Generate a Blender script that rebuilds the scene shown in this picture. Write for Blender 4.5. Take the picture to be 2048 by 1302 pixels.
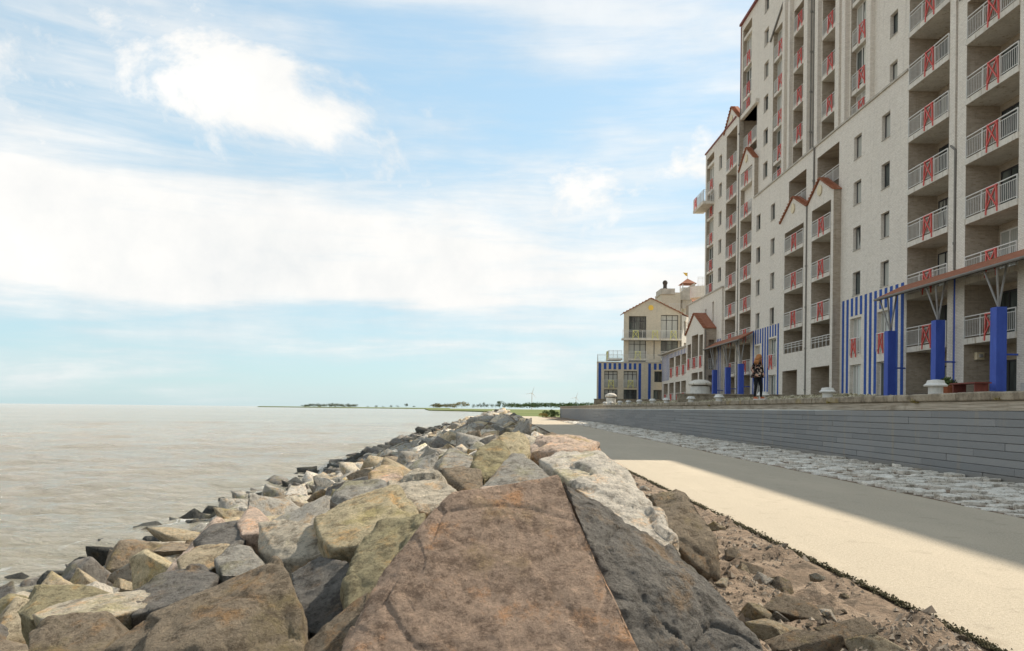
import bpy, bmesh, math, random
import numpy as np
from mathutils import Vector, Matrix, noise
R = math.radians
for o in list(bpy.data.objects): bpy.data.objects.remove(o)
scn = bpy.context.scene
C = scn.collection
random.seed(7)

# ------------------------------------------------------------------ camera
F, VX, VY, H, ROLL = 1600.0, 1000.0, 817.0, 1.4, R(.6)
cam_d = bpy.data.cameras.new('camera'); cam = bpy.data.objects.new('camera', cam_d); C.objects.link(cam)
cam_d.sensor_width = 36; cam_d.sensor_fit = 'HORIZONTAL'; cam_d.lens = 36 * F / 2048
cam_d.shift_x = (1024 - VX) / 2048; cam_d.shift_y = (VY - 651) / 2048
cam_d.clip_start = .05; cam_d.clip_end = 60000
cam.location = (0, 0, H)
cam.matrix_world = Matrix.Translation((0, 0, H)) @ Matrix.Rotation(R(90), 4, 'X') @ Matrix.Rotation(ROLL, 4, 'Z')
scn.camera = cam

def inv(px, py, X=None, Y=None, Z=None):
    """photo pixel (2048 wide) + one known coordinate -> world point"""
    u = (px - VX) / F; v = (VY - py) / F
    a = u * math.cos(ROLL) - v * math.sin(ROLL); b = v * math.cos(ROLL) + u * math.sin(ROLL)
    if X is not None: Y = X / a
    elif Z is not None: Y = (Z - H) / b
    return Vector((a * Y, Y, H + b * Y))
def proj(p):
    X, Y, Z = p[0], p[1], p[2] - H
    return (VX + F / Y * (X * math.cos(ROLL) + Z * math.sin(ROLL)), VY - F / Y * (Z * math.cos(ROLL) - X * math.sin(ROLL)))

# ------------------------------------------------------------------ light
SUN_AZ, SUN_EL = R(39), R(44.5)            # azimuth from +X towards +Y
SUN_DIR = Vector((math.cos(SUN_EL) * math.cos(SUN_AZ), math.cos(SUN_EL) * math.sin(SUN_AZ), math.sin(SUN_EL)))
sd = bpy.data.lights.new('sun', 'SUN'); sun = bpy.data.objects.new('sun', sd); C.objects.link(sun)
sd.energy = 2.0; sd.angle = R(.55); sd.color = (1, .915, .77)
sun.rotation_euler = SUN_DIR.to_track_quat('Z', 'Y').to_euler()
scn.view_settings.view_transform = 'Standard'; scn.view_settings.look = 'None'
scn.view_settings.gamma = 1; scn.view_settings.exposure = 1.66

class NT:
    def __init__(s, tree): s.t = tree; s.n = tree.nodes; s.l = tree.links
    def node(s, typ, **kw):
        n = s.n.new(typ)
        for k, v in kw.items():
            if k.startswith('i_'):
                key = k[2:]
                n.inputs[int(key) if key.isdigit() else key.replace('_', ' ')].default_value = v
            else: setattr(n, k, v)
        return n
    def link(s, a, b): s.l.new(a, b)
    def put(s, sock, v):
        if isinstance(v, (int, float, tuple, list)): sock.default_value = v
        else: s.l.new(v, sock)
    def math(s, op, a, b=0.0, c=0.0, clamp=False):
        n = s.n.new('ShaderNodeMath'); n.operation = op; n.use_clamp = clamp
        for i, v in enumerate((a, b, c)): s.put(n.inputs[i], v)
        return n.outputs[0]
    def maprange(s, v, a, b, c=0.0, d=1.0, smooth=True):
        n = s.n.new('ShaderNodeMapRange'); n.interpolation_type = 'SMOOTHSTEP' if smooth else 'LINEAR'
        s.put(n.inputs[0], v)
        for i, x in enumerate((a, b, c, d)): s.put(n.inputs[i + 1], x)
        return n.outputs[0]
    def mix(s, f, a, b, mode='MIX'):
        n = s.n.new('ShaderNodeMix'); n.data_type = 'RGBA'; n.blend_type = mode
        s.put(n.inputs[0], f)
        for i, v in ((6, a), (7, b)):
            if isinstance(v, tuple) and len(v) == 3: v = v + (1,)
            s.put(n.inputs[i], v)
        return n.outputs[2]
    def noise(s, vec, scale, detail=4, rough=.55, dist=0.0, typ='FBM'):
        n = s.n.new('ShaderNodeTexNoise'); n.noise_type = typ
        if vec is not None: s.l.new(vec, n.inputs['Vector'])
        n.inputs['Scale'].default_value = scale; n.inputs['Detail'].default_value = detail
        n.inputs['Roughness'].default_value = rough; n.inputs['Distortion'].default_value = dist
        return n.outputs[0]
    def mapping(s, vec, loc=(0, 0, 0), rot=(0, 0, 0), scale=(1, 1, 1)):
        n = s.n.new('ShaderNodeMapping'); s.l.new(vec, n.inputs[0])
        n.inputs[1].default_value = loc; n.inputs[2].default_value = rot; n.inputs[3].default_value = scale
        return n.outputs[0]
    def ramp(s, f, stops, interp='LINEAR'):
        n = s.n.new('ShaderNodeValToRGB'); n.color_ramp.interpolation = interp; s.put(n.inputs[0], f)
        e = n.color_ramp.elements
        while len(e) < len(stops): e.new(.5)
        for el, (p, c) in zip(e, stops): el.position = p; el.color = c + (1,) if len(c) == 3 else c
        return n.outputs[0]

# ------------------------------------------------------------------ world: Nishita sky + drifting clouds
w = bpy.data.worlds.new('World'); scn.world = w; w.use_nodes = True
t = NT(w.node_tree); t.n.clear()
sky = t.node('ShaderNodeTexSky', sky_type='NISHITA', sun_disc=False, sun_elevation=SUN_EL, air_density=1.0, dust_density=.6, ozone_density=2.5, altitude=0)
sky.sun_rotation = R(90) - SUN_AZ
tc = t.node('ShaderNodeTexCoord')
nrm = t.node('ShaderNodeVectorMath', operation='NORMALIZE'); t.link(tc.outputs['Generated'], nrm.inputs[0])
sep = t.node('ShaderNodeSeparateXYZ'); t.link(nrm.outputs[0], sep.inputs[0])
dx, dy, dz = sep.outputs
zz = t.math('ADD', t.math('MAXIMUM', dz, 0.0), .16)
cmb = t.node('ShaderNodeCombineXYZ')
t.link(t.math('DIVIDE', dx, zz), cmb.inputs[0]); t.link(t.math('DIVIDE', dy, zz), cmb.inputs[1])
pv = cmb.outputs[0]
warp = t.node('ShaderNodeVectorMath', operation='MULTIPLY_ADD')
wn = t.node('ShaderNodeTexNoise'); t.link(pv, wn.inputs['Vector']); wn.inputs['Scale'].default_value = 1.3; wn.inputs['Detail'].default_value = 3
t.link(wn.outputs['Color'], warp.inputs[0]); warp.inputs[1].default_value = (.5, .5, 0); t.link(pv, warp.inputs[2])
# soft sheet (stratus) + billowy cumulus + thin streaks
sheet = t.noise(t.mapping(warp.outputs[0], (3.1, 1.7, 0), (0, 0, R(12)), (.55, 1.0, 1)), .9, 6, .52)
cumu = t.noise(t.mapping(nrm.outputs[0], (4.3, 2.2, .35), (0, 0, 0), (1, 1, 1.5)), 4.6, 12, .60, .3)
strk = t.noise(t.mapping(nrm.outputs[0], (.3, 6.2, 0), (0, R(-6), 0), (1, 1, 6.0)), 2.6, 5, .55)
az = t.math('DIVIDE', dx, t.math('MAXIMUM', t.math('SQRT', t.math('ADD', t.math('MULTIPLY', dx, dx), t.math('MULTIPLY', dy, dy))), .01))
tz = dz
band_hi = t.maprange(tz, .085, .165)
band_top = t.maprange(tz, .21, .38, 1, 0)
bank = t.math('MULTIPLY', band_hi, band_top)
side = t.maprange(az, -.15, .55, 1, .42)
strk2 = t.noise(t.mapping(nrm.outputs[0], (5.3, 1.2, 2), (0, R(-5), 0), (1, 1, 7.5)), 3.4, 8, .62, .3)
dens_sheet = t.math('ADD', t.math('ADD', sheet, t.math('MULTIPLY', t.math('MULTIPLY', bank, side), .36)), t.math('MULTIPLY', t.math('SUBTRACT', strk2, .5), .75))
m_sheet = t.maprange(dens_sheet, .34, .86)
leftup = t.math('MULTIPLY', t.maprange(az, -.30, .0, 1, 0), t.maprange(tz, .22, .34))
dens_cumu = t.math('ADD', cumu, t.math('MULTIPLY', leftup, .12))
m_cumu = t.math('MULTIPLY', t.maprange(dens_cumu, .54, .73), t.maprange(tz, .16, .24))
m_strk = t.math('MULTIPLY', t.maprange(t.math('ADD', t.math('MULTIPLY', strk, .6), t.math('MULTIPLY', strk2, .4)), .38, .66), t.maprange(tz, .0, .12, .35, .75))
mask = t.math('MAXIMUM', t.math('MAXIMUM', m_sheet, m_cumu), m_strk)
mask = t.math('MULTIPLY', mask, t.maprange(tz, -.01, .05, .35, 1))
bg = t.node('ShaderNodeBackground')
skyc = t.mix(1.0, sky.outputs[0], (.075, .080, .078), 'MULTIPLY')
skyc = t.mix(t.maprange(tz, 0, .5, .8, .6), skyc, (.178, .248, .274))
shade = t.noise(t.mapping(nrm.outputs[0], (9, 1, 3)), 5, 6, .6)
cloudc = t.ramp(t.math('ADD', t.math('MULTIPLY', shade, .75), t.math('MULTIPLY', mask, .22)), [(.36, (.255, .275, .288)), (.52, (.325, .328, .325)), (.70, (.378, .370, .356))])
t.link(t.mix(mask, skyc, cloudc), bg.inputs[0]); bg.inputs[1].default_value = .9
wo = t.node('ShaderNodeOutputWorld'); t.link(bg.outputs[0], wo.inputs[0])

# ------------------------------------------------------------------ materials
MATS = {}
def mat(name, rough=.85, spec=.3):
    m = bpy.data.materials.new(name); m.use_nodes = True
    t = NT(m.node_tree); b = t.n['Principled BSDF']
    b.inputs['Roughness'].default_value = rough; b.inputs['Specular IOR Level'].default_value = spec
    MATS[name] = m
    return m, t, b
def bump(t, b, h, strength=.4, dist=.02):
    n = t.node('ShaderNodeBump'); n.inputs['Strength'].default_value = strength; n.inputs['Distance'].default_value = dist
    t.put(n.inputs['Height'], h); t.link(n.outputs[0], b.inputs['Normal'])
def objco(t): return t.node('ShaderNodeTexCoord').outputs['Object']
def poso(t): return t.node('ShaderNodeNewGeometry').outputs['Position']

def plain(name, col, rough=.7, spec=.3, var=.18, scale=3.0, bumpy=0.0, metallic=0.0):
    m, t, b = mat(name, rough, spec)
    co = poso(t)
    n = t.noise(co, scale, 6, .6)
    c1 = tuple(c * (1 - var) for c in col); c2 = tuple(min(1, c * (1 + var)) for c in col)
    t.link(t.ramp(n, [(.3, c1), (.7, c2)]), b.inputs['Base Color'])
    b.inputs['Metallic'].default_value = metallic
    if bumpy: bump(t, b, t.noise(co, scale * 12, 4), bumpy, .01)
    return m

def brick(name, c1, c2, mortar, stain=.25):
    m, t, b = mat(name, .9, .2)
    co = poso(t); s = t.node('ShaderNodeSeparateXYZ'); t.link(co, s.inputs[0])
    c = t.node('ShaderNodeCombineXYZ'); t.link(t.math('ADD', s.outputs[0], s.outputs[1]), c.inputs[0]); t.link(s.outputs[2], c.inputs[1])
    br = t.node('ShaderNodeTexBrick'); t.link(c.outputs[0], br.inputs['Vector'])
    br.inputs['Color1'].default_value = c1 + (1,); br.inputs['Color2'].default_value = c2 + (1,); br.inputs['Mortar'].default_value = mortar + (1,)
    br.inputs['Scale'].default_value = 1; br.inputs['Brick Width'].default_value = .23; br.inputs['Row Height'].default_value = .075
    br.inputs['Mortar Size'].default_value = .009; br.inputs['Bias'].default_value = -.1
    big = t.noise(t.mapping(co, scale=(1, 1, .35)), .55, 7, .62)
    fine = t.noise(co, 5.5, 5, .7)
    col = t.mix(t.maprange(big, .45, .75, 0, stain), br.outputs[0], tuple(x * .55 for x in c1))
    col = t.mix(t.maprange(fine, .52, .70, 0, .3), col, tuple(x * .55 for x in c2))
    col = t.mix(t.maprange(t.noise(co, 9, 3, .6), .62, .72, 0, .25), col, tuple(min(1, x * 1.25) for x in c1))
    drip = t.noise(t.mapping(co, scale=(1.6, 1.6, .07)), 2.2, 5, .65)
    col = t.mix(t.maprange(drip, .56, .74, 0, .32), col, tuple(x * .50 for x in c2))
    mott = t.noise(t.mapping(co, scale=(1, 1, 2.2)), 2.6, 8, .75)
    col = t.mix(t.maprange(mott, .52, .66, 0, .32), col, tuple(x * .60 for x in c2))
    t.link(col, b.inputs['Base Color'])
    bump(t, b, t.math('SUBTRACT', t.math('MULTIPLY', fine, .8), br.outputs['Fac']), .8, .02)
    return m
brick('pale_brick', (.86, .795, .71), (.77, .70, .61), (.64, .58, .50), .12)
brick('brown_shade_brick', (.50, .42, .335), (.37, .30, .23), (.46, .40, .32), .25)  # raw brown brick, its darker tone partly painted shade on returns and recesses
brick('cream_brick', (.74, .655, .52), (.66, .58, .45), (.58, .51, .40), .18)
brick('white_render', (.82, .77, .69), (.78, .72, .64), (.74, .69, .61), .1)
def brick_blue():
    brick('blue_brick', (.05, .12, .42), (.04, .095, .35), (.06, .11, .32), .2)
brick_blue()
plain('concrete', (.46, .42, .36), .9, .2, .22, 1.6, .3)
def slabmat():
    m, t, b = mat('slab_concrete', .9, .2)
    co = poso(t); n = t.noise(co, 1.3, 6, .65); st = t.noise(t.mapping(co, scale=(2, 2, .35)), 2.4, 6, .7)
    c = t.ramp(n, [(.3, (.56, .515, .45)), (.7, (.76, .71, .63))])
    c = t.mix(t.maprange(st, .53, .70, 0, .75), c, (.30, .215, .125)); c = t.mix(t.maprange(st, .32, .44, .5, 0), c, (.33, .30, .25))
    t.link(c, b.inputs['Base Color']); bump(t, b, t.noise(co, 18, 4), .25, .01)
slabmat()
plain('white_metal', (.66, .64, .60), .5, .4, .06)
plain('red_metal', (.62, .10, .08), .45, .4, .12)
plain('yellow_metal', (.70, .66, .20), .45, .4, .1)
def bluepaint():
    m, t, b = mat('blue_paint', .6, .35)
    co = poso(t); n = t.noise(t.mapping(co, scale=(1, 1, .3)), 2.2, 7, .7); f = t.noise(co, 14, 6, .7)
    c = t.ramp(n, [(.3, (.038, .075, .36)), (.7, (.062, .12, .50))])
    c = t.mix(t.maprange(f, .60, .72, 0, .5), c, (.16, .20, .42)); c = t.mix(t.maprange(f, .28, .38, .4, 0), c, (.02, .03, .14))
    t.link(c, b.inputs['Base Color']); bump(t, b, f, .25, .01)
bluepaint()
plain('dark_frame', (.045, .042, .045), .5, .4, .1)
plain('white_frame', (.70, .68, .64), .5, .4, .06)
plain('grey_pipe', (.20, .185, .165), .6, .3, .15)
plain('red_fascia', (.22, .07, .06), .6, .3, .2)
plain('curtain', (.62, .60, .53), .9, .1, .15, 4)
plain('wood_red', (.20, .055, .04), .6, .3, .25, 5)
plain('wood_dark', (.07, .055, .045), .7, .3, .25, 5)
plain('terracotta', (.36, .12, .06), .85, .2, .2, 5)
plain('vent_white', (.66, .64, .60), .7, .3, .15, 4, .15)
plain('emblem_cream', (.70, .60, .42), .8, .2, .1)
plain('emblem_yellow', (.80, .52, .10), .6, .3, .1)
plain('gap_shade_rubble', (.085, .075, .062), .95, .1, .4, 6, .6)  # bed colour kept near black to paint shade into gaps between boulders
plain('steel', (.32, .31, .30), .4, .5, .1)

def roof_tiles():
    m, t, b = mat('roof_tiles', .85, .2)
    co = poso(t)
    wv = t.node('ShaderNodeTexWave', wave_type='BANDS', bands_direction='Y'); t.link(co, wv.inputs[0]); wv.inputs['Scale'].default_value = 1.4
    wv.inputs['Distortion'].default_value = .4
    n = t.noise(co, 4, 5, .65)
    t.link(t.mix(t.math('MULTIPLY', wv.outputs[1], .3), t.ramp(n, [(.3, (.27, .105, .06)), (.7, (.42, .185, .11))]), (.18, .06, .035)), b.inputs['Base Color'])
    bump(t, b, wv.outputs[1], .6, .05)
roof_tiles()

def glass():
    m, t, b = mat('window_glass', .05, .6)
    co = poso(t); oi = t.node('ShaderNodeObjectInfo')
    s_ = t.node('ShaderNodeSeparateXYZ'); t.link(co, s_.inputs[0])
    fold = t.math('SINE', t.math('MULTIPLY', t.math('ADD', s_.outputs[0], s_.outputs[1]), 46.0))
    n = t.noise(t.mapping(co, scale=(1, 1, .2)), 1.3, 3, .6)
    cur = t.mix(t.maprange(fold, -1, 1, 0, .35), (.46, .46, .42), (.26, .26, .235))            # net curtains hanging behind the glass
    dark = t.ramp(n, [(.36, (.03, .035, .035)), (.56, (.085, .10, .095)), (.7, (.16, .18, .165))])
    pick = t.math('MULTIPLY', t.maprange(oi.outputs['Random'], .40, .46), t.maprange(t.math('ADD', n, t.math('MULTIPLY', oi.outputs['Random'], .3)), .48, .54))
    t.link(t.mix(pick, dark, cur), b.inputs['Base Color'])
    bump(t, b, t.noise(co, .6, 2), .05, .05)
glass()

def asphalt():
    m, t, b = mat('asphalt_path', .94, .12)
    co = poso(t)
    g = t.noise(co, 38, 6, .8); f = t.noise(co, 85, 4, .75); big = t.noise(t.mapping(co, scale=(1, .22, 1)), .8, 7, .65); blot = t.noise(co, 2.4, 7, .7)
    c = t.ramp(g, [(.34, (.365, .305, .23)), (.66, (.555, .478, .37))])
    c = t.mix(t.maprange(f, .56, .66, 0, .7), c, (.15, .125, .095))
    c = t.mix(t.maprange(f, .33, .42, .5, 0), c, (.64, .57, .47))
    c = t.mix(t.maprange(big, .42, .7, 0, .4), c, (.56, .475, .36))
    c = t.mix(t.maprange(blot, .54, .70, 0, .32), c, (.25, .21, .16))
    s_ = t.node('ShaderNodeSeparateXYZ'); t.link(co, s_.inputs[0])
    edge = t.math('MULTIPLY', t.maprange(t.math('ADD', s_.outputs[0], t.math('MULTIPLY', blot, .7)), 3.5, 3.25), t.maprange(g, .42, .6))
    c = t.mix(t.math('MULTIPLY', edge, .7), c, (.26, .20, .14))
    t.link(c, b.inputs['Base Color'])
    bump(t, b, t.math('ADD', g, f), .8, .008)
asphalt()

def soil():
    m, t, b = mat('soil', .95, .1)
    co = poso(t)
    a = t.noise(co, 1.7, 8, .65); f = t.noise(co, 35, 5, .7); v = t.noise(co, 7, 6, .7)
    c = t.ramp(a, [(.34, (.165, .122, .088)), (.5, (.285, .208, .148)), (.66, (.40, .305, .225))])
    c = t.mix(t.maprange(v, .46, .62), c, (.15, .115, .085))
    c = t.mix(t.maprange(f, .60, .72, 0, .7), c, (.48, .42, .35))
    c = t.mix(t.maprange(f, .28, .40, .8, 0), c, (.07, .055, .04))
    t.link(c, b.inputs['Base Color'])
    bump(t, b, t.math('ADD', t.math('MULTIPLY', v, 2), f), 1.0, .03)
soil()

def rockmat(name, far):
    m, t, b = mat(name, .92, .2)
    co = objco(t); oi = t.node('ShaderNodeObjectInfo')
    off = t.node('ShaderNodeVectorMath', operation='ADD')
    cc = t.node('ShaderNodeCombineXYZ')
    for i in range(3): t.link(t.math('MULTIPLY', oi.outputs['Random'], 37.0 + 11 * i), cc.inputs[i])
    t.link(co, off.inputs[0]); t.link(cc.outputs[0], off.inputs[1])
    p = off.outputs[0]
    at = t.node('ShaderNodeAttribute', attribute_name='tint')
    base = at.outputs['Color'] if far else oi.outputs['Color']
    big = t.noise(p, 1.9, 7, .62); mid = t.noise(p, 11, 10, .76); fine = t.noise(p, 48, 8, .8); spk = t.noise(p, 120, 4, .72); warm = t.noise(t.mapping(p, (7, 3, 1)), 4.6, 9, .72)
    dark = t.mix(1.0, base, (.42, .40, .38), 'MULTIPLY'); lite = t.mix(1.0, base, (1.55, 1.52, 1.46), 'MULTIPLY'); ora = t.mix(1.0, base, (1.40, 1.02, .66), 'MULTIPLY'); olv = t.mix(1.0, base, (.86, .84, .52), 'MULTIPLY')
    c = t.mix(t.maprange(warm, .52, .66, 0, .8), base, ora)
    c = t.mix(t.maprange(big, .54, .66, 0, .7), c, olv)
    c = t.mix(t.maprange(mid, .38, .52, .85, 0), c, dark)
    c = t.mix(t.maprange(mid, .54, .68, 0, .75), c, lite)
    c = t.mix(t.maprange(fine, .53, .64, 0, .75), c, dark)
    c = t.mix(t.maprange(fine, .36, .46, .5, 0), c, lite)
    c = t.mix(t.maprange(spk, .60, .68, 0, .7), c, t.mix(1.0, base, (.25, .24, .23), 'MULTIPLY'))
    c = t.mix(t.maprange(spk, .30, .38, .5, 0), c, lite)
    crack = t.noise(t.mapping(p, (2, 5, 9), (R(20), R(35), 0)), 1.5, 3, .5)
    c = t.mix(t.maprange(t.math('ABSOLUTE', t.math('SUBTRACT', crack, .5)), 0, .006, .28, 0), c, lite)
    t.link(c, b.inputs['Base Color'])
    h = t.math('ADD', t.math('ADD', t.math('MULTIPLY', mid, 1.3), t.math('MULTIPLY', fine, .8)), t.math('MULTIPLY', spk, .2))
    bump(t, b, h, 1.0, .045)
rockmat('rock', False); rockmat('rock_far', True)

def cobble():
    m, t, b = mat('cobble_stone', .9, .2)
    co = poso(t); oi = t.node('ShaderNodeObjectInfo')
    a = t.noise(t.mapping(co, scale=(1, 1, 1)), 3.2, 8, .7); f = t.noise(co, 26, 5, .7)
    c = t.ramp(a, [(.30, (.40, .35, .28)), (.42, (.70, .64, .55)), (.58, (.86, .81, .72))])
    c = t.mix(t.maprange(f, .54, .64, 0, .85), c, (.17, .14, .105))
    mud = t.noise(t.mapping(co, scale=(1, .6, 1)), 1.5, 9, .75)
    c = t.mix(t.maprange(mud, .54, .62, 0, .75), c, (.25, .205, .15))
    c = t.mix(t.math('MULTIPLY', oi.outputs['Random'], .3), c, (.34, .30, .25))
    t.link(c, b.inputs['Base Color']); bump(t, b, t.math('ADD', a, f), .9, .03)
cobble()

def SZ(t, co):
    n = t.node('ShaderNodeSeparateXYZ'); t.link(co, n.inputs[0]); return n.outputs[2]
def wallpanel():
    m, t, b = mat('grey_panel', .8, .3)
    co = poso(t); oi = t.node('ShaderNodeObjectInfo')
    a = t.noise(t.mapping(co, scale=(1, .3, 1)), 1.0, 6, .6); f = t.noise(co, 70, 4, .7)
    streak = t.noise(t.mapping(co, scale=(1, 3.5, .25)), 1.0, 5, .6)
    c = t.ramp(f, [(.3, (.165, .168, .17)), (.7, (.25, .25, .25))])
    c = t.mix(t.math('MULTIPLY', oi.outputs['Random'], .55), c, (.31, .305, .30))
    c = t.mix(t.maprange(a, .5, .7, 0, .35), c, (.19, .21, .22))
    c = t.mix(t.maprange(streak, .54, .70, 0, .6), c, (.30, .265, .21))
    low = t.math('MULTIPLY', t.maprange(t.math('ADD', SZ(t, co), t.math('MULTIPLY', a, .5)), .5, .22), .6)
    c = t.mix(low, c, (.24, .21, .16))
    t.link(c, b.inputs['Base Color']); bump(t, b, f, .4, .006)
wallpanel()

def copingmat():
    m, t, b = mat('coping_concrete', .95, .1)
    co = poso(t)
    a = t.noise(co, 2.2, 8, .7); f = t.noise(co, 28, 5, .7); g = t.noise(co, .9, 5, .6)
    c = t.ramp(a, [(.32, (.12, .095, .07)), (.5, (.31, .26, .195)), (.68, (.46, .40, .31))])
    c = t.mix(t.maprange(f, .55, .68, 0, .7), c, (.10, .085, .06))
    c = t.mix(t.maprange(g, .60, .70, 0, .5), c, (.30, .22, .06))
    t.link(c, b.inputs['Base Color']); bump(t, b, t.math('ADD', a, f), .9, .02)
copingmat()
def bandmat():
    m, t, b = mat('board_marked_concrete', .95, .1)
    co = poso(t)
    s = t.node('ShaderNodeSeparateXYZ'); t.link(co, s.inputs[0])
    ln = t.noise(t.mapping(co, scale=(1, .5, 26)), 1.6, 4, .6); a = t.noise(t.mapping(co, scale=(1, .5, 1)), 1.8, 6, .7)
    c = t.ramp(ln, [(.33, (.26, .22, .17)), (.6, (.50, .44, .36))])
    c = t.mix(t.maprange(a, .52, .7, 0, .7), c, (.20, .165, .12))
    t.link(c, b.inputs['Base Color']); bump(t, b, ln, .6, .02)
bandmat()

def water():
    m, t, b = mat('sea_water', .12, .5)
    co = poso(t)
    a = t.noise(t.mapping(co, rot=(0, 0, R(20)), scale=(.35, 1, 1)), .035, 5, .6)
    s = t.node('ShaderNodeSeparateXYZ'); t.link(co, s.inputs[0])
    c = t.ramp(a, [(.35, (.335, .292, .22)), (.65, (.41, .362, .28))])
    # suspended silt and foam close to the stones
    shore = t.maprange(t.math('ADD', s.outputs[0], t.math('MULTIPLY', t.noise(co, .35, 4), 4)), -14, -6.0)
    c = t.mix(t.math('MULTIPLY', shore, .45), c, (.43, .40, .30))
    fo = t.noise(t.mapping(co, scale=(1.2, .6, 1)), 1.3, 9, .72, .6)
    fm = t.math('MULTIPLY', t.maprange(fo, .58, .66, 0, .8), t.maprange(t.math('ADD', s.outputs[0], t.math('MULTIPLY', t.noise(co, .5, 3), 3)), -8.4, -6.4))
    cap = t.noise(t.mapping(co, rot=(0, 0, R(15)), scale=(.22, 1, 1)), .55, 8, .7)
    fm = t.math('MAXIMUM', fm, t.maprange(cap, .70, .78, 0, .45))
    c = t.mix(fm, c, (.72, .70, .66))
    t.link(c, b.inputs['Base Color'])
    t.link(t.math('ADD', t.math('MULTIPLY', fm, .5), .11), b.inputs['Roughness'])
    h = t.math('ADD', t.noise(t.mapping(co, rot=(0, 0, R(25)), scale=(.4, 1, 1)), 2.0, 8, .7), t.math('MULTIPLY', t.noise(t.mapping(co, rot=(0, 0, R(10)), scale=(.4, 1, 1)), .35, 4, .6), 2.2))
    bump(t, b, h, 1.0, .5)
water()

def pebbles():
    m, t, b = mat('deck_gravel', .95, .1)
    co = poso(t); v = t.node('ShaderNodeTexVoronoi'); t.link(co, v.inputs['Vector']); v.inputs['Scale'].default_value = 9
    c = t.ramp(v.outputs['Color'], [(.2, (.16, .135, .085)), (.8, (.36, .31, .21))])
    t.link(c, b.inputs['Base Color']); bump(t, b, v.outputs['Distance'], 1, .05)
pebbles()
def pebblestone():
    m, t, b = mat('pebble', .9, .2)
    oi = t.node('ShaderNodeNewGeometry'); co = poso(t)
    t.link(t.ramp(oi.outputs['Random Per Island'], [(.0, (.14, .12, .07)), (.5, (.32, .275, .18)), (1, (.50, .45, .33))]), b.inputs['Base Color'])
pebblestone()
def grass():
    m, t, b = mat('grass', .95, .1)
    co = poso(t); a = t.noise(co, .02, 6, .65); f = t.noise(co, 1.5, 4)
    t.link(t.mix(t.math('MULTIPLY', f, .3), t.ramp(a, [(.3, (.10, .135, .045)), (.55, (.17, .19, .07)), (.7, (.26, .235, .11))]), (.08, .10, .03)), b.inputs['Base Color'])
grass()
def leaf(name, c1, c2):
    m, t, b = mat(name, .8, .2)
    g = t.node('ShaderNodeNewGeometry')
    t.link(t.ramp(g.outputs['Random Per Island'], [(0, c1), (1, c2)]), b.inputs['Base Color'])
leaf('leaf_green', (.05, .085, .025), (.13, .17, .06))
leaf('leaf_gold_dark', (.13, .115, .055), (.22, .19, .09)); leaf('moss', (.035, .035, .015), (.10, .08, .04)); leaf('crumb', (.13, .095, .065), (.42, .34, .26))
leaf('leaf_gold', (.22, .18, .05), (.36, .28, .09))
leaf('leaf_grey', (.10, .12, .075), (.19, .20, .14))
plain('bark', (.09, .07, .05), .9, .1, .2)
plain('skin_tone', (.55, .32, .22), .6, .3, .05)
plain('hair', (.42, .18, .065), .6, .3, .35, 40)
plain('jeans_black', (.018, .019, .022), .85, .1, .3, 20)
plain('shoe_orange', (.42, .12, .05), .7, .2, .15, 20)
plain('shoe_sole', (.7, .68, .64), .7, .2, .05)
def floral():
    m, t, b = mat('floral_black', .85, .15)
    co = poso(t); a = t.noise(co, 11, 3, .6, .8); c = t.noise(co, 9, 2)
    t.link(t.mix(t.maprange(a, .54, .58), (.016, .014, .016), t.ramp(c, [(.4, (.62, .52, .42)), (.6, (.50, .25, .18))])), b.inputs['Base Color'])
floral()

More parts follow.
